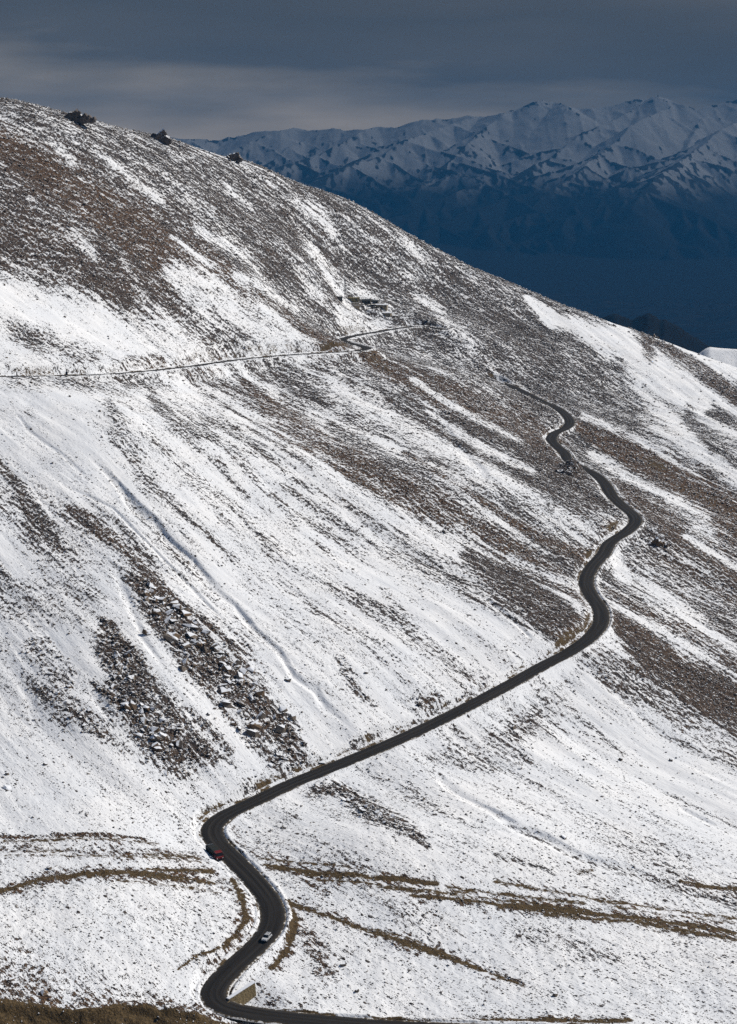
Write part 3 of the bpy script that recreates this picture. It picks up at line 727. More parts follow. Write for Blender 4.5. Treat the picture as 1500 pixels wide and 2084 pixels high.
# loose scree: countless angular stones over the whole slope, one object
def scree(count):
    rng = np.random.default_rng(5)
    T = []
    for i in range(14):
        bm = bmesh.new(); hull(bm, rock_points(8, 1, rng.uniform(.55, .95), rng.uniform(.3, .75), rng)); bmesh.ops.triangulate(bm, faces=bm.faces)
        bmesh.ops.recalc_face_normals(bm, faces=bm.faces)
        bm.verts.ensure_lookup_table(); bm.verts.index_update()
        T.append((np.array([v.co for v in bm.verts]), np.array([[v.index for v in f.verts] for f in bm.faces]))); bm.free()
    area = (GY*(us[1]-us[0]))*np.gradient(ys)[:, None]
    vis = (GX/GY > -.225) & (GX/GY < .23)
    dens = (np.clip(COV, 0, 1)**1.5*(.5+.9*np.clip(pt+.3, 0, 1))+.018*(GY < 560))*(1+.25*ROU)
    dens = dens*(RD > RW+2.2)*vis/(GY/500)**1.6*(1-.7*np.clip(DRT, 0, 1))
    p = (dens*area).ravel(); p = np.cumsum(p); p /= p[-1]
    pick = np.searchsorted(p, rng.uniform(size=count))
    r, c = np.unravel_index(np.minimum(pick, H.size-1), H.shape)
    jx = rng.uniform(-.5, .5, count)*GY[r, c]*(us[1]-us[0]); jy = rng.uniform(-.5, .5, count)*np.gradient(ys)[r]
    X = GX[r, c]+jx; Y = GY[r, c]+jy; Z = H[r, c]
    size = (.16+.42*rng.uniform(size=count)**3.0)*(Y/470)**.9*(1+.55*ROU[r, c])
    V = []; FA = []; base = 0
    which = rng.integers(len(T), size=count)
    for k, (tv, tf) in enumerate(T):
        m = np.where(which == k)[0]; q = len(m)
        a = rng.uniform(0, 6.28, q); tx = rng.uniform(-.5, .5, q)-.15; ty = rng.uniform(-.5, .5, q)+.15
        v = tv[None]*size[m][:, None, None]
        x, y, z = v[..., 0], v[..., 1], v[..., 2]
        ca, sa = np.cos(a)[:, None], np.sin(a)[:, None]
        x, y = x*ca-y*sa, x*sa+y*ca
        cx, sx = np.cos(tx)[:, None], np.sin(tx)[:, None]; y, z = y*cx-z*sx, y*sx+z*cx
        cy, sy = np.cos(ty)[:, None], np.sin(ty)[:, None]; x, z = x*cy+z*sy, -x*sy+z*cy
        V.append(np.stack([x+X[m][:, None], y+Y[m][:, None], z+Z[m][:, None]+size[m][:, None]*.12], -1).reshape(-1, 3))
        FA.append((tf[None]+(np.arange(q)*len(tv))[:, None, None]+base).reshape(-1, 3)); base += q*len(tv)
    V = np.concatenate(V).astype(np.float32); FA = np.concatenate(FA).astype(np.int32)
    me = bpy.data.meshes.new('scree'); me.vertices.add(len(V)); me.vertices.foreach_set('co', V.ravel())
    me.loops.add(FA.size); me.polygons.add(len(FA)); me.loops.foreach_set('vertex_index', FA.ravel())
    me.polygons.foreach_set('loop_start', np.arange(0, FA.size, 3, dtype=np.int32))
    me.update(calc_edges=True); me.materials.append(M_ROCK)
    o = bpy.data.objects.new('scree', me); COL.objects.link(o); o['kind'] = 'stuff'
    o['label'] = 'loose angular grey and brown stones strewn over the snowy slope'
    return o
scree(110000)

# outcrops: jagged rock masses, one mesh each
def outcrop(px, py, w, h, d, label, mat, seed, blocks=14, cat='rock outcrop', lean=.35, peak=.5):
    rng = np.random.default_rng(seed); c = at(px, py+(5 if py < 400 else 0)); g = ground(c[0], c[1])+(.6 if py < 400 else 0); bm = bmesh.new()
    for k in range(blocks):
        u = -1+2*(k+rng.uniform(.1, .9))/blocks; f = max(.25, 1-abs(u-(peak*2-1))*rng.uniform(.6, 1.0))
        # a tilted slab of layered rock, half buried
        ln, th, dd = h*f*rng.uniform(.8, 1.25), h*rng.uniform(.14, .30), d*rng.uniform(.22, .42)
        P = np.array([(x*ln*rng.uniform(.4, .62), y*dd*rng.uniform(.5, 1), z*th*rng.uniform(.5, 1)) for x in (-1, 1) for y in (-1, 1) for z in (-1, 1)] + [(ln*rng.uniform(.5, .72), rng.uniform(-.4, .4)*dd, 0)])
        an = rng.uniform(.35, 1.15)*(1 if rng.uniform() < .75 else -1); ca_, sa_ = math.cos(an), math.sin(an)
        P = np.stack([P[:, 0]*ca_-P[:, 2]*sa_*.9, P[:, 1], P[:, 0]*sa_+P[:, 2]*ca_], 1)
        P += np.array((u*w*.46, rng.uniform(-.3, .3)*d, h*f*rng.uniform(.05, .28)))
        sub = bmesh.new(); hull(sub, P); tmp = bpy.data.meshes.new('t'); sub.to_mesh(tmp); sub.free(); bm.from_mesh(tmp); bpy.data.meshes.remove(tmp)
    o = mesh_obj('rock_outcrop', bm, mat, loc=(c[0], c[1], g-.4)); return tag(o, label, cat)
outcrop(156,243,26,11,11,'long jagged dark rock outcrop on the skyline, leftmost of the three', M_DARK, 1, 22, peak=.35)
outcrop(328,281,13,11.5,8,'pointed pyramid-shaped dark outcrop on the skyline, middle of three', M_DARK, 2, 13, peak=.45)
outcrop(476,321,12,9,7,'small low dark outcrop on the skyline, rightmost of the three', M_DARK, 3, 11, peak=.4)
outcrop(1150,632,8,3.2,4,'reddish rock knot on the right crest nearest the building side', M_RUST, 4, 9)
outcrop(1247,664,6,2.6,4,'reddish rock knot midway along the right-hand crest line', M_RUST, 5, 8)
outcrop(1330,688,9,3.2,4,'reddish rock knot on the crest in front of the craggy dark ridge', M_RUST, 6, 9)
outcrop(1338,1108,9,4.6,6,'big rusty brown outcrop just right of the sharp road bend', M_RUST, 7, 10, peak=.4)
outcrop(1140,966,12,3.0,5,'dark jagged outcrop left of the road where it dips from view', M_DARK, 8, 14)
outcrop(905,842,8,2.6,5,'dark rock knot at the head of a scree band mid slope', M_DARK, 9, 8)
outcrop(900,1082,5,2,4,'dark rock knot at lower edge of the brown stone streak', M_DARK, 10, 7)

#@@THINGS
# ------------------------------------------------------------------ things on and by the road
M_GLASS = plain('dark_glass', (.012, .014, .016), .12, .6)
M_TYRE = plain('tyre_rubber', (.012, .012, .012), .9, .2)
M_RIM = plain('steel_rim', (.35, .35, .36), .4, .5, .6)
M_RED = plain('red_paint', (.17, .010, .010), .4, .4, 0, 2, .2)
M_WHITE = plain('white_paint', (.60, .61, .62), .35, .5, 0, 2, .06)
M_TARP = plain('dark_tarpaulin', (.022, .024, .022), .8, .2, 0, 1.5, .4)
M_CHROME = plain('pale_metal', (.6, .6, .6), .4, .5, .3)
M_LAMP = plain('lamp_lens', (.7, .68, .6), .2, .6)
def on_road(px, py, ri=0):
    a, b, c = ray(px, py); P = ROADS[ri]
    pr = P[:, :2]
    d = [abs(c/b*p[1]-p[2])+3*abs(a/b*p[1]-p[0]) for p in P]
    z = P[int(np.argmin(d)), 2]+.05
    q = ptZ(px, py, z); k = int(np.argmin(np.hypot(*(pr-q[:2]).T)))
    k0, k1 = max(0, k-4), min(len(P)-1, k+4); t = P[k1]-P[k0]
    return Vector((q[0], q[1], P[k, 2]+.06)), math.atan2(t[1], t[0]), math.atan2(t[2], np.hypot(t[0], t[1]))
def wheels(root, xs, half, r, wd):
    for x in xs:
        for s in (-1, 1):
            bm = bmesh.new(); cyl(bm, (x, s*(half-wd/2), r), (0, 1, 0), r, wd, 18); w = mesh_obj('wheel', bm, M_TYRE, root)
            bm = bmesh.new(); cyl(bm, (x, s*(half-.02), r), (0, 1, 0), r*.55, .06, 14); mesh_obj('rim', bm, M_RIM, w)
def yprism(bm, prof, half):
    """profile in (x, z, inset) swept across y"""
    a = [bm.verts.new((p[0], -half+(p[2] if len(p) > 2 else 0), p[1])) for p in prof]
    b = [bm.verts.new((p[0], half-(p[2] if len(p) > 2 else 0), p[1])) for p in prof]
    bm.faces.new(a[::-1]); bm.faces.new(b)
    for i in range(len(prof)): bm.faces.new((a[i], a[(i+1) % len(prof)], b[(i+1) % len(prof)], b[i]))
# truck: nose towards -x of its own frame = the way it drives (down the valley road)
loc, yaw, gr = on_road(437, 1741)
tr = empty('truck', loc, yaw); tag(tr, 'small truck with a red cab and dark cargo bed on the road bend', 'truck')
bm = bmesh.new(); box(bm, -3.6, 3.6, -.45, .45, .55, .85); mesh_obj('chassis', bm, M_TYRE, tr)
bm = bmesh.new(); yprism(bm, [(-3.75, .6, 0), (-3.8, 1.35, .02), (-3.55, 1.5, .04), (-3.3, 2.45, .14), (-3.05, 2.6, .2), (-1.95, 2.65, .2), (-1.85, 2.4, .1), (-1.85, .6, 0)], 1.12)
cab = mesh_obj('cab', bm, M_RED, tr)
bm = bmesh.new(); yprism(bm, [(-3.585, 1.58), (-3.355, 2.36), (-3.33, 2.36), (-3.56, 1.58)], .93); mesh_obj('windscreen', bm, M_GLASS, cab)
for s in (-1, 1):
    bm = bmesh.new(); box(bm, -3.25, -2.2, s*1.05-.05, s*1.05+.05, 1.6, 2.25, .02); mesh_obj('window', bm, M_GLASS, cab)
    bm = bmesh.new(); box(bm, -3.84, -3.74, s*.82-.16, s*.82+.16, .85, 1.1, .02); mesh_obj('headlight', bm, M_LAMP, tr)
    bm = bmesh.new(); box(bm, -3.55, -3.45, s*1.28-.1, s*1.28+.1, 1.65, 2.05, .02); mesh_obj('mirror', bm, M_TYRE, tr)
bm = bmesh.new(); box(bm, -3.95, -3.76, -1.12, 1.12, .5, .78, .03); mesh_obj('bumper', bm, M_TYRE, tr)
bm = bmesh.new(); box(bm, -1.7, 3.7, -1.18, 1.18, .88, 2.05, .03); bed = mesh_obj('cargo_bed', bm, M_TARP, tr)
bm = bmesh.new(); box(bm, 3.72, 3.8, -1.16, 1.16, .95, 2.35, .02); mesh_obj('tailgate', bm, M_CHROME, tr)
bm = bmesh.new(); yprism(bm, [(-1.68, 2.06), (-1.5, 2.4, .12), (.9, 2.5, .2), (3.4, 2.3, .15), (3.66, 2.06)], 1.14); mesh_obj('tarpaulin', bm, M_TARP, tr)
wheels(tr, (-2.75, 1.6, 2.65), 1.15, .48, .32)
# white car
loc, yaw, gr = on_road(543, 1911)
cr = empty('car', loc, yaw); cr.scale = (.86, .86, .86); tag(cr, 'white car with a roof rack driving down the lowest road bends', 'car')
bm = bmesh.new(); yprism(bm, [(-2.05, .35, .06), (-2.12, .6, .04), (-2.0, .85, .05), (-1.05, 1.0, .05), (2.0, 1.0, .05), (2.12, .75, .04), (2.08, .35, .05)], .88)
bmesh.ops.bevel(bm, geom=bm.edges[:], offset=.05, segments=2, affect='EDGES'); mesh_obj('body', bm, M_WHITE, cr)
bm = bmesh.new(); yprism(bm, [(-1.1, .98, .08), (-.35, 1.6, .2), (1.55, 1.64, .2), (2.0, .98, .09)], .86)
cabn = mesh_obj('cabin', bm, M_GLASS, cr)
bm = bmesh.new(); yprism(bm, [(-.42, 1.58, .18), (-.3, 1.66, .22), (1.5, 1.70, .22), (1.62, 1.6, .18)], .86); mesh_obj('roof', bm, M_WHITE, cr)
for s in (-1, 1):
    for x0, x1 in ((-.42, -.3), (.35, .47), (1.38, 1.5)):
        bm = bmesh.new(); bm2 = [(x0-.28, 1.0), (x1-.28, 1.0), (x1, 1.6), (x0, 1.6)]
        v = [bm.verts.new((x, s*(.80-(z-1)*.2), z)) for x, z in bm2]+[bm.verts.new((x, s*(.76-(z-1)*.2), z)) for x, z in bm2]
        bm.faces.new(v[:4]); bm.faces.new(v[4:][::-1])
        for i in range(4): bm.faces.new((v[i], v[(i+1) % 4], v[4+(i+1) % 4], v[4+i]))
        mesh_obj('pillar', bm, M_WHITE, cabn)
    bm = bmesh.new(); box(bm, -2.13, -2.0, s*.62-.16, s*.62+.16, .66, .82, .03); mesh_obj('headlight', bm, M_LAMP, cr)
    bm = bmesh.new(); box(bm, -.75, -.6, s*.95-.09, s*.95+.09, 1.0, 1.14, .02); mesh_obj('mirror', bm, M_WHITE, cr)
bm = bmesh.new()
for s in (-1, 1): box(bm, -.2, 1.4, s*.55-.02, s*.55+.02, 1.74, 1.78)
for x in (-.05, .4, .85, 1.3): box(bm, x-.02, x+.02, -.6, .6, 1.785, 1.82); 
for x in (-.05, 1.3):
    for s in (-1, 1): box(bm, x-.03, x+.03, s*.55-.015, s*.55+.015, 1.66, 1.74)
mesh_obj('roof_rack', bm, M_TYRE, cr)
wheels(cr, (-1.3, 1.3), .87, .34, .2)

# masonry retaining wall inside the lowest hairpin
def masonry(name, c1, c2, scale=1.0):
    t = NT(name); ci = t.coord()
    br = t.n('ShaderNodeTexVoronoi'); br.inputs['Scale'].default_value = 2.2*scale; t.l(ci, br.inputs['Vector'])
    v = t.n('ShaderNodeSeparateColor'); t.l(br.outputs['Color'], v.inputs[0])
    col = t.mix(t.math('ADD', t.math('MULTIPLY', v.outputs[0], .6), t.math('MULTIPLY', t.noise(ci, .9, 4, .7), .4)), c1, c2)
    t.bsdf(col, .9, t.bump(br.outputs['Distance'], .7, .1), .15); return t.m
M_MASON = masonry('tan_masonry', (.12, .09, .045), (.26, .20, .11))
A = at(466, 2034); B = at(519, 2001); 
def zroad(x, y):
    P = ROADS[0]; return P[int(np.argmin(np.hypot(P[:, 0]-x, P[:, 1]-y))), 2]
za, zb = zroad(*A[:2]), zroad(*B[:2])
A = ptZ(466, 2034, za+.25); B = ptZ(519, 2000, zb+.15)
d = (B-A)[:2]; L = float(np.hypot(*d)); yaw = math.atan2(d[1], d[0])
rw = empty('retaining_wall', (A[0], A[1], A[2]-3.2), yaw); tag(rw, 'tan stone retaining wall inside the lowest hairpin bend', 'wall')
bm = bmesh.new()
nseg = 10; fr = []
for i in range(nseg+1):
    x = L*i/nseg; zt = 3.2+(B[2]-A[2])*i/nseg+.05*math.sin(i*2.1); 
    fr.append((bm.verts.new((x, -.75, -1.5)), bm.verts.new((x, 0, zt)), bm.verts.new((x, .7, zt)), bm.verts.new((x, .9, -1.5))))
for i in range(nseg):
    for j in range(4): bm.faces.new((fr[i][j], fr[i+1][j], fr[i+1][(j+1) % 4], fr[i][(j+1) % 4]))
bm.faces.new(fr[0][::-1]); bm.faces.new(fr[-1])
mesh_obj('wall_face', bm, M_MASON, rw)
M_SNOWCAP = plain('settled_snow', SNOW, .8, .15, 0, .8, .06)
bm = bmesh.new(); box(bm, -.1, L+.1, -.08, .85, 3.2, 3.42, .06)
for v in bm.verts: v.co.z += (B[2]-A[2])*v.co.x/L
mesh_obj('snow_cap', bm, M_SNOWCAP, rw)
bm = bmesh.new(); box(bm, -1.0, -.02, -.5, .9, -1.5, 2.9, .04); mesh_obj('end_pier', bm, M_MASON, rw)
# culvert under the upper road
q = at(427, 748); g = ROADS[1][int(np.argmin(np.hypot(ROADS[1][:, 0]-q[0], ROADS[1][:, 1]-q[1])))]
cu = empty('culvert', (g[0]-.4, g[1]-RW-2.6, g[2]-2.2), .12); tag(cu, 'small brown culvert headwall under the upper road', 'culvert')
bm = bmesh.new(); box(bm, -1.7, -.7, -.3, .8, -1, 2.0, .03); box(bm, .7, 1.7, -.3, .8, -1, 2.0, .03); box(bm, -1.7, 1.7, -.29, .8, 1.4, 2.05, .03)
mesh_obj('headwall', bm, masonry('rusty_masonry', (.09, .05, .03), (.2, .12, .075)), cu)
bm = bmesh.new(); box(bm, -.72, .72, .5, 2.2, -1, 1.42); mesh_obj('opening_shade', bm, M_TYRE, cu)  # near-black block stands in for the shade inside the culvert
# small dark upright shapes beside the upper road, not identified
for px, lab in ((132, 'small dark upright shape at the edge of the upper road'), (30, 'thin dark post at the far left of the upper road')):
    q = at(px, 766); P = ROADS[1]; g = P[int(np.argmin(np.abs(P[:, 0]/P[:, 1]-(px-750)/F/ray(px, 766)[1])))]
    bm = bmesh.new(); k = .55 if px > 100 else .25
    yprism(bm, [(-k, -.4, 0), (-k*.9, .9, .03), (-k*.4, 1.5, .1), (k*.5, 1.45, .1), (k*.9, .85, .03), (k, -.4, 0)], .3)
    tag(mesh_obj('upright_shape', bm, M_DARK, loc=(g[0], g[1]+RW+1.0, g[2]+.25)), lab, 'upright shape')

# settlement by the upper switchback
M_WALL1 = plain('olive_plaster', (.22, .19, .11), .9, .1, 0, .8, .25)
M_WALL2 = plain('grey_stone_wall', (.17, .155, .13), .9, .1, 0, .9, .3)
M_TAN = plain('tan_wall', (.27, .22, .15), .9, .1, 0, .7, .2)
M_ROOFD = plain('dark_sheet_roof', (.06, .062, .06), .6, .3, 0, .7, .3)
M_STEEL = plain('galvanised_steel', (.22, .22, .23), .5, .4, .5)
def house(px, py, w, d, h, rz, label, wall, roof, cat='building', pitch=0, win=3, name='stone_house', drop=.8):
    c = at(px, py); g = ground(c[0], c[1]-d/2)+.1; r = empty(name, (c[0], c[1], g), rz); tag(r, label, cat)
    bm = bmesh.new(); box(bm, -w/2, w/2, -d/2, d/2, -drop-1.5, h); mesh_obj('wall', bm, wall, r)
    bm = bmesh.new()
    if pitch:
        yp = [(-w/2-.3, h+.003, 0), (-w/2-.3, h+.16, 0), (0, h+pitch, 0), (w/2+.3, h+.16, 0), (w/2+.3, h+.003, 0)]
        prism(bm, [(-d/2-.3, h+.003), (-d/2-.3, h+.15), (0, h+pitch), (d/2+.3, h+.15), (d/2+.3, h+.003)], -w/2-.3, w/2+.3)
    else: box(bm, -w/2-.25, w/2+.25, -d/2-.25, d/2+.25, h+.003, h+.3, .04)
    mesh_obj('roof', bm, roof, r)
    for i in range(win):
        x = -w/2+w*(i+.6)/(win+.6)
        bm = bmesh.new(); box(bm, x-.5, x+.5, -d/2-.04, -d/2+.1, h*.4, h*.8); f = mesh_obj('window', bm, M_STEEL, r)
        bm = bmesh.new(); box(bm, x-.42, x+.42, -d/2-.06, -d/2, h*.45, h*.75); mesh_obj('pane', bm, M_GLASS, f)
    bm = bmesh.new(); x = w/2-w*.16; box(bm, x-.45, x+.45, -d/2-.05, -d/2+.1, 0, min(2, h*.85)); mesh_obj('door', bm, M_ROOFD, r)
    return r
house(691,609,3.6,3,2.0,.1,'small dark hut at the left end of the road post', M_WALL2, M_ROOFD, 'hut', 0, 1, 'hut')
house(715,608,10.5,4,2.1,.05,'olive flat-roofed barrack beside the lattice mast', M_WALL1, M_WALL1, win=4, name='barrack')
house(745,610,7,4,2.1,-.1,'dark-roofed shed behind the small road loop', M_WALL2, M_ROOFD, 'shed', 1.0, 2, 'shed')
house(763,611,5,3.5,1.7,-.2,'low dark shed at the right end of the road post', M_WALL2, M_ROOFD, 'shed', .8, 1, 'shed')
house(777,630,8,4,1.8,-.15,'low house under white snowy roof, upper of the two by the loop', M_TAN, M_SNOWCAP, 'house', .7, 2, 'house')
house(786,640,7,4,2.0,-.15,'tan-walled low house under snow, lower of the two by the loop', M_TAN, M_SNOWCAP, 'house', .7, 2, 'house')
c = at(718, 619); g = ground(c[0], c[1]-1)-.2; tw = empty('terrace', (c[0], c[1], g), .05); tag(tw, 'tan stepped terrace wall in front of the olive barrack', 'terrace')
for k in range(3):
    bm = bmesh.new(); box(bm, -4.8+.3*k, 4.8, -1.2+1.3*k, .1+1.3*k, -2.5, .5+.9*k, .04); st = mesh_obj('step', bm, M_TAN, tw)
    bm = bmesh.new(); box(bm, -4.7+.3*k, 4.7, -.9+1.3*k, -.1+1.3*k+.1, .503+.9*k, .6+.9*k, .02); mesh_obj('snow_cap', bm, M_SNOWCAP, st)
# lattice mast
c = at(702, 606); g = ground(c[0], c[1]); ms = empty('lattice_mast', (c[0], c[1], g-.5), .3); tag(ms, 'thin grey lattice mast rising behind the road post', 'mast')
def bar(bm, a, b, r=.05):
    a = Vector(a); b = Vector(b); cyl(bm, (a+b)/2, (b-a), r, (b-a).length, 5)
HM = 19.5
for i in range(3):
    an = i*2.094; bm = bmesh.new(); bar(bm, (.75*math.cos(an), .75*math.sin(an), 0), (.22*math.cos(an), .22*math.sin(an), HM), .07); mesh_obj('leg', bm, M_STEEL, ms)
bm = bmesh.new()
for k in range(16):
    z0 = HM*k/16; z1 = HM*(k+1)/16; r0 = .75-.53*k/16; r1 = .75-.53*(k+1)/16
    for i in range(3):
        a0 = i*2.094; a1 = a0+2.094
        bar(bm, (r0*math.cos(a0), r0*math.sin(a0), z0), (r1*math.cos(a1), r1*math.sin(a1), z1), .035)
        bar(bm, (r1*math.cos(a0), r1*math.sin(a0), z1), (r1*math.cos(a1), r1*math.sin(a1), z1), .035)
mesh_obj('bracing', bm, M_STEEL, ms)
bm = bmesh.new(); bar(bm, (0, 0, HM-.3), (0, 0, HM+2.5), .05); mesh_obj('antenna', bm, M_STEEL, ms)
#@@FAR
# ------------------------------------------------------------------ far country
def far_material(name, snow_line, span, rock1, rock2, wl):
    t = NT(name)
    geo = t.n('ShaderNodeNewGeometry'); p = t.n('ShaderNodeSeparateXYZ'); t.l(geo.outputs['Position'], p.inputs[0])
    nrm = t.n('ShaderNodeSeparateXYZ'); t.l(geo.outputs['Normal'], nrm.inputs[0])
    ci = t.coord((1/wl,)*3)
    nz = t.noise(ci, 1, 6, .65); nf = t.noise(ci, 5, 5, .7)
    alt = t.math('ADD', p.outputs[2], t.math('MULTIPLY', t.math('SUBTRACT', nz, .5), span*1.6))
    a = t.map(alt, snow_line-span*.5, snow_line+span)
    # snow stays on gentler ground and on the sides that face away from the sun
    ex = t.math('ADD', nrm.outputs[2], t.math('MULTIPLY', nrm.outputs[0], -.62))
    ex = t.math('ADD', ex, t.math('MULTIPLY', t.math('SUBTRACT', nf, .5), .55))
    b = t.map(ex, .55, .82)
    low = t.map(alt, snow_line, snow_line+span*3.0, .32, -.20)
    b = t.map(t.math('SUBTRACT', ex, low), .60, .80)
    at_ = t.n('ShaderNodeAttribute', attribute_name='ground'); sp_ = t.n('ShaderNodeSeparateColor'); t.l(at_.outputs['Color'], sp_.inputs[0])
    bare = t.map(t.math('ADD', sp_.outputs[0], t.math('MULTIPLY', low, .55)), .50, .66)
    sm = t.math('MULTIPLY', a, t.math('SUBTRACT', 1, t.math('MULTIPLY', bare, .92)))
    rc = t.mix(t.map(p.outputs[2], -1700, -900), (.040, .038, .037), t.mix(nf, rock1, rock2)) if wl > 500 else t.mix(nf, rock1, rock2)
    t.bsdf(t.mix(sm, rc, (.72, .735, .755)), .95, None, .05); return t.m
def prof(T, x): return np.interp(x, [a for a, _ in T], [b for _, b in T])
def zrat(py): 
    v = (1042-py)/F; return (-SP+v*CP)/(CP+v*SP)
SKY = [(-900,250),(0,262),(250,272),(380,282),(430,284),(480,277),(520,268),(570,266),(600,260),(640,263),(680,261),(700,266),(740,263),(770,257),(800,260),(840,247),(870,242),(920,240),(950,233),(980,237),
       (1020,230),(1050,222),(1085,206),(1110,204),(1130,207),(1150,214),(1170,218),(1200,222),(1230,215),(1260,208),(1290,200),(1310,202),(1335,194),(1352,200),(1370,207),(1390,213),(1420,222),(1450,214),(1500,200),(1560,212),(1700,190),(2300,230)]
YC = 31000.0
mu = np.linspace(-.34, .34, 1050); mY = np.concatenate([np.linspace(18500, 31000, 420), np.linspace(31100, 36500, 60)])
MU, MY = np.meshgrid(mu, mY); MX = MU*MY
pxs = 750+MU*F*(CP+.2*SP)
Z0 = -1760.0
warp = fbm(MX/1600, MY/1600, 300, 3)
WX = MX+fbm(MX/420, MY/420, 300, 3)*42; WY = MY+fbm(MX/420+31, MY/420, 303, 3)*42
MZ = np.full(MX.shape, -5000.0)
def ridge(P, k, jag=0, seed=0):
    """a sharp crest through the points of P; the flanks fall away at slope k"""
    for (a, b) in zip(P[:-1], P[1:]):
        zt = max(a[2], b[2]); rr = (zt-Z0+400)/k
        u0, u1 = min(a[0], b[0])-rr, max(a[0], b[0])+rr; y0, y1 = min(a[1], b[1])-rr, max(a[1], b[1])+rr
        r0, r1 = np.searchsorted(mY, y0), np.searchsorted(mY, y1)
        if r1 <= r0: continue
        c0 = np.searchsorted(mu, min(u0/mY[r0], u0/mY[r1-1])); c1 = np.searchsorted(mu, max(u1/mY[r0], u1/mY[r1-1]))
        if c1 <= c0: continue
        w = (slice(r0, r1), slice(c0, c1))
        dx, dy = b[0]-a[0], b[1]-a[1]; L = dx*dx+dy*dy+1e-6
        t = np.clip(((WX[w]-a[0])*dx+(WY[w]-a[1])*dy)/L, 0, 1)
        d = np.hypot(WX[w]-a[0]-t*dx, WY[w]-a[1]-t*dy)
        MZ[w] = np.maximum(MZ[w], a[2]+(b[2]-a[2])*t-k*d*(1-.00006*np.minimum(d, 3500)))
mr_ = np.random.default_rng(23)
# main crest, surveyed along the skyline
cpx = np.concatenate([[x for x, _ in SKY]]); crestP = []
for (x, y_) in SKY:
    u = (x-750)/F/(CP+.22*SP); yy = YC+mr_.uniform(-350, 350); crestP.append((u*yy, yy, zrat(y_)*yy))
ridge(crestP, .52)
def walk(p, ang, length, drop, n, wig):
    out = [p]; 
    for i in range(n):
        ang += mr_.uniform(-wig, wig); q = out[-1]; st = length/n
        out.append((q[0]+math.sin(ang)*st, q[1]-math.cos(ang)*st, q[2]-drop/n*mr_.uniform(.55, 1.45)))
    return out, ang
xs_ = np.array([p[0] for p in crestP if -9800 < p[0] < 12000])[::2]
for x in xs_:
    x += mr_.uniform(-120, 120)
    z = np.interp(x, [p[0] for p in crestP], [p[2] for p in crestP]); y = np.interp(x, [p[0] for p in crestP], [p[1] for p in crestP])
    big = mr_.uniform() < .5
    L = mr_.uniform(5500, 8500) if big else mr_.uniform(3200, 5500)
    sp_, an = walk((x, y, z-20), mr_.choice([-.75, -.55, .5])+mr_.uniform(-.15, .15), L, (z-Z0)*(.80 if big else .66), 9, .10)
    ridge(sp_, .58)
    for j in range(1, len(sp_)-1):
        for sd in (-1, 1):
            if mr_.uniform() < .12: continue
            q = sp_[j]; sub, a2 = walk((q[0], q[1], q[2]-10), an*.3+sd*mr_.uniform(.75, 1.25), mr_.uniform(900, 2300), (q[2]-Z0)*mr_.uniform(.30, .5), 5, .10)
            ridge(sub, .66)
            for i in (1, 2, 3, 4):
                for s3 in (-1, 1):
                    g = sub[i]; s2_, _ = walk((g[0], g[1], g[2]-6), a2+s3*mr_.uniform(.7, 1.1), mr_.uniform(260, 620), (g[2]-Z0)*.22, 2, .1); ridge(s2_, .74)
MZ += (ridged(MX/260, MY/420, 340, 3)-.4)*26*np.clip((MZ-Z0)/700, 0, 1)
def blur(a, k):
    for ax in (0, 1):
        p = np.apply_along_axis(np.cumsum, ax, np.concatenate([np.repeat(np.take(a, [0], ax), k+1, ax), a, np.repeat(np.take(a, [-1], ax), k, ax)], ax))
        n_ = a.shape[ax]; a = (np.take(p, range(2*k+1, 2*k+1+n_), ax)-np.take(p, range(0, n_), ax))/(2*k+1)
    return a
MZ = np.maximum(MZ, Z0-30+np.clip((MY-18500)/6500, 0, 1)**1.5*330)
rib = (MZ-blur(MZ, 3))/14+(MZ-blur(MZ, 9))/60
mrock = np.clip(.37+.14*np.clip(rib, -1, 1.6)+.30*fbm((MX+MY*.3)/150, (MY-MX*.2)/420, 360, 3)+.30*fbm(MX/60, MY/130, 361, 2), 0, 1)
mt = grid_mesh('distant_mountains', MX, MY, MZ, far_material('far_snow_and_rock', -820, 330, (.034, .038, .046), (.075, .078, .085), 900), colour=np.stack([mrock, mrock*0, mrock*0, mrock*0+1], -1)); mt['kind'] = 'structure'
# valley floor
t = NT('valley_floor'); ci = t.coord((.0004, .0012, 1)); ck = t.coord((.0015, .006, 1))
c1 = t.mix(t.map(t.noise(ci, 1, 6, .6), .35, .65), (.022, .021, .021), (.052, .048, .046))
t.bsdf(t.mix(t.map(t.noise(ck, 1, 5, .6), .66, .74), c1, (.22, .2, .18)), .95, None, .05); M_VAL = t.m
vu = np.linspace(-1.2, 1.2, 260); vY = np.exp(np.linspace(math.log(900), math.log(21000), 220)); VU, VY = np.meshgrid(vu, vY); VX = VU*(VY+4000)
VZ = -1755+fbm(VX/2500, VY/2500, 400, 4)*45+np.clip((9000-VY)/9000, 0, 1)**2*300
VZ += ridged(VX/1500, VY/2200, 410, 4)*330*np.exp(-((VY-7500)/2200)**2)*.8
vf = grid_mesh('valley', VX, VY, VZ, M_VAL); vf['kind'] = 'structure'
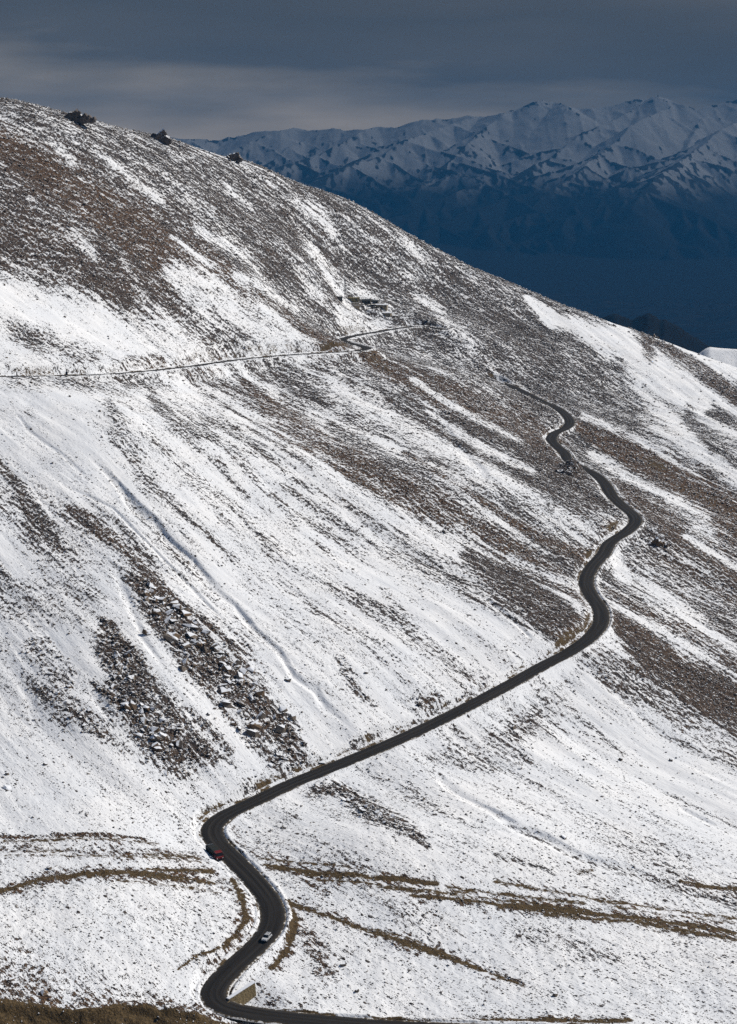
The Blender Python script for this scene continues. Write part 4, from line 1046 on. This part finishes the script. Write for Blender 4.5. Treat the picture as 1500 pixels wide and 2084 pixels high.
# craggy dark ridge beyond the right-hand crest
CR = [(1100,700),(1180,668),(1225,660),(1250,655),(1268,664),(1285,668),(1300,659),(1318,651),(1332,655),(1342,664),(1352,661),(1362,668),(1380,676),(1400,690),(1425,705),(1440,716),(1480,735),(1540,720),(1600,690),(1800,640)]
cu_ = np.linspace(.07, .33, 260); cY = np.linspace(3600, 5600, 150); CU, CY = np.meshgrid(cu_, cY); CX = CU*CY
pcx = 750+CU*F*(CP+.1*SP)
zc = zrat(prof(CR, pcx))*4600+24; dd = (CY-4600)
CZ = zc-np.abs(dd)*.62-np.clip(np.abs(dd)-100, 0, 1e9)*.12+(ridged(CX/260, CY/330, 420, 4)-.4)*150*np.clip(np.abs(dd)/260, .12, 1)
rg = grid_mesh('craggy_ridge', CX, CY, CZ, far_material('dark_ridge_rock', 2000, 100, (.020, .019, .019), (.055, .048, .044), 120)); rg['kind'] = 'structure'
# snowy spur behind the right edge of the crest
SPF = [(1330,790),(1390,740),(1420,722),(1436,710),(1445,706),(1462,708),(1500,711),(1560,706),(1700,720)]
su = np.linspace(.15, .30, 170); sY = np.linspace(1700, 2600, 130); SU, SY = np.meshgrid(su, sY); SX = SU*SY
zs = zrat(prof(SPF, 750+SU*F*(CP+.1*SP)))*2000; dd = SY-2000
SZ = zs-np.where(dd < 0, np.abs(dd)*.36, np.abs(dd)*.7)-np.clip(150-np.abs(dd), 0, 150)*0+fbm(SX/40, SY/60, 430, 3)*2.5*np.clip(np.abs(dd)/60, .1, 1)
gc = np.zeros(SX.shape+(4,)); gc[..., 0] = .08+.1*np.clip(fbm(SX/30, SY/50, 431, 2), 0, 1); gc[..., 1] = .2; gc[..., 3] = 1
so = grid_mesh('snowy_spur', SX, SY, SZ, M_GROUND, colour=gc); so['kind'] = 'structure'

# ------------------------------------------------------------------ unseen cloud bank, added over the valley to shade the far range
SUN_EL, SUN_AZ = R(38), R(58)          # azimuth clockwise from +Y (straight ahead)
SUN = Vector((math.sin(SUN_AZ)*math.cos(SUN_EL), math.cos(SUN_AZ)*math.cos(SUN_EL), math.sin(SUN_EL)))
t = NT('shading_cloud')
df = t.n('ShaderNodeBsdfDiffuse'); tl = t.n('ShaderNodeBsdfTranslucent'); mx = t.n('ShaderNodeMixShader'); mx.inputs[0].default_value = .5; tp = t.n('ShaderNodeBsdfTransparent'); tp.inputs[0].default_value = (.58, .58, .58, 1); m3 = t.n('ShaderNodeMixShader'); m3.inputs[0].default_value = .85
df.inputs[0].default_value = (.8, .8, .82, 1); tl.inputs[0].default_value = (.42, .46, .54, 1)
t.l(df.outputs[0], mx.inputs[1]); t.l(tl.outputs[0], mx.inputs[2]); t.l(mx.outputs[0], m3.inputs[1]); t.l(tp.outputs[0], m3.inputs[2]); t.l(m3.outputs[0], t.out.inputs['Surface'])
kx = np.linspace(-26000, 46000, 130); ky = np.linspace(7000, 46000, 80); KX, KY = np.meshgrid(kx, ky)
edge = np.clip(np.minimum(np.minimum(KX+26000, 46000-KX), np.minimum(KY-7000, 46000-KY))/2500, 0, 1)**.5
lowz = 4800+fbm(KX/5000, KY/5000, 500, 4)*300; top = lowz+edge*(900+500*fbm(KX/4000, KY/4000, 510, 4))
def two_sheets(name, X, Y, A, B, mat):
    bm = bmesh.new(); nr, nc = X.shape
    va = [[bm.verts.new((X[i, j], Y[i, j], A[i, j])) for j in range(nc)] for i in range(nr)]
    vb = [[va[i][j] if (i in (0, nr-1) or j in (0, nc-1)) else bm.verts.new((X[i, j], Y[i, j], B[i, j])) for j in range(nc)] for i in range(nr)]
    for i in range(nr-1):
        for j in range(nc-1):
            f = bm.faces.new((va[i][j], va[i+1][j], va[i+1][j+1], va[i][j+1])); f.smooth = True
            q = (vb[i][j], vb[i][j+1], vb[i+1][j+1], vb[i+1][j])
            if bm.faces.get(q) is None:
                f = bm.faces.new(q); f.smooth = True
    me = bpy.data.meshes.new(name); bm.to_mesh(me); bm.free(); me.materials.append(mat)
    o = bpy.data.objects.new(name, me); COL.objects.link(o); return o
ck = two_sheets('shade_cloud_bank', KX, KY, lowz, top, t.m); ck['kind'] = 'stuff'; ck['label'] = 'unseen grey cloud bank added over the valley to shade the far range'

# ------------------------------------------------------------------ air
t = NT('blue_air')
vol = t.n('ShaderNodeVolumePrincipled'); vol.inputs['Color'].default_value = (.055, .40, .92, 1); vol.inputs['Density'].default_value = 2.6e-5
vol.inputs['Anisotropy'].default_value = 0; vol.inputs['Absorption Color'].default_value = (0, 0, 0, 1)
t.l(vol.outputs[0], t.out.inputs['Volume'])
try: t.m.cycles.homogeneous_volume = True
except Exception: pass
bm = bmesh.new(); box(bm, -30000, 30000, -800, 37500, -1900, 760)
hz = mesh_obj('haze', bm, t.m); hz['kind'] = 'stuff'; hz['label'] = 'blue haze filling the valley air'

# ------------------------------------------------------------------ sun and sky
sd = bpy.data.lights.new('sun', 'SUN'); sd.energy = 4.2; sd.angle = R(.53); sd.color = (1, .95, .88)
so_ = bpy.data.objects.new('sun', sd); COL.objects.link(so_); so_.rotation_euler = SUN.to_track_quat('Z', 'Y').to_euler()
wd = bpy.data.worlds.new('World'); SC.world = wd; wd.use_nodes = True; nt = wd.node_tree; nt.nodes.clear()
def wn(typ, **kw):
    nd = nt.nodes.new(typ)
    for k, v in kw.items(): setattr(nd, k, v)
    return nd
wo = wn('ShaderNodeOutputWorld'); sk = wn('ShaderNodeTexSky'); sk.sky_type = 'NISHITA'; sk.sun_disc = False
sk.sun_elevation = SUN_EL; sk.sun_rotation = SUN_AZ; sk.altitude = 4500; sk.air_density = 1; sk.dust_density = .6
bg = wn('ShaderNodeBackground'); bg.inputs[1].default_value = .07; nt.links.new(sk.outputs[0], bg.inputs[0])
tc = wn('ShaderNodeTexCoord'); sx = wn('ShaderNodeSeparateXYZ'); nt.links.new(tc.outputs['Generated'], sx.inputs[0])
mp = wn('ShaderNodeMapping'); mp.inputs['Scale'].default_value = (7, 7, 42); nt.links.new(tc.outputs['Generated'], mp.inputs[0])
nz = wn('ShaderNodeTexNoise'); nz.inputs['Scale'].default_value = 1; nz.inputs['Detail'].default_value = 5; nz.inputs['Roughness'].default_value = .5; nt.links.new(mp.outputs[0], nz.inputs['Vector'])
m1 = wn('ShaderNodeMath', operation='MULTIPLY_ADD'); nt.links.new(nz.outputs[0], m1.inputs[0]); m1.inputs[1].default_value = .06; nt.links.new(sx.outputs[2], m1.inputs[2])
m2 = wn('ShaderNodeMath', operation='MULTIPLY_ADD'); nt.links.new(sx.outputs[0], m2.inputs[0]); m2.inputs[1].default_value = .06; nt.links.new(m1.outputs[0], m2.inputs[2])
cr = wn('ShaderNodeValToRGB'); nt.links.new(m2.outputs[0], cr.inputs[0])
for e_ in cr.color_ramp.elements[1:]: cr.color_ramp.elements.remove(e_)
el = cr.color_ramp.elements; el[0].position = 0; el[0].color = (.40, .34, .28, 1)
for p, c in ((.026, (.38, .325, .27)), (.046, (.19, .172, .152)), (.066, (.070, .073, .078)), (.092, (.052, .057, .064)), (.125, (.074, .074, .076)), (.3, (.16, .18, .20))):
    q = el.new(p); q.color = (*c, 1)
b2 = wn('ShaderNodeBackground'); b2.inputs[1].default_value = 1.3; nt.links.new(cr.outputs[0], b2.inputs[0])
mr = wn('ShaderNodeMapRange', interpolation_type='SMOOTHSTEP'); nt.links.new(sx.outputs[2], mr.inputs[0]); mr.inputs[1].default_value = .11; mr.inputs[2].default_value = .38
ms_ = wn('ShaderNodeMixShader'); nt.links.new(mr.outputs[0], ms_.inputs[0]); nt.links.new(b2.outputs[0], ms_.inputs[1]); nt.links.new(bg.outputs[0], ms_.inputs[2]); nt.links.new(ms_.outputs[0], wo.inputs[0])
SC.view_settings.view_transform = 'Standard'; SC.view_settings.look = 'None'; SC.view_settings.exposure = .08; SC.view_settings.gamma = 1
SC.cycles.use_denoising = False
SC.cycles.volume_bounces = 0; SC.cycles.max_bounces = 6; SC.cycles.diffuse_bounces = 3
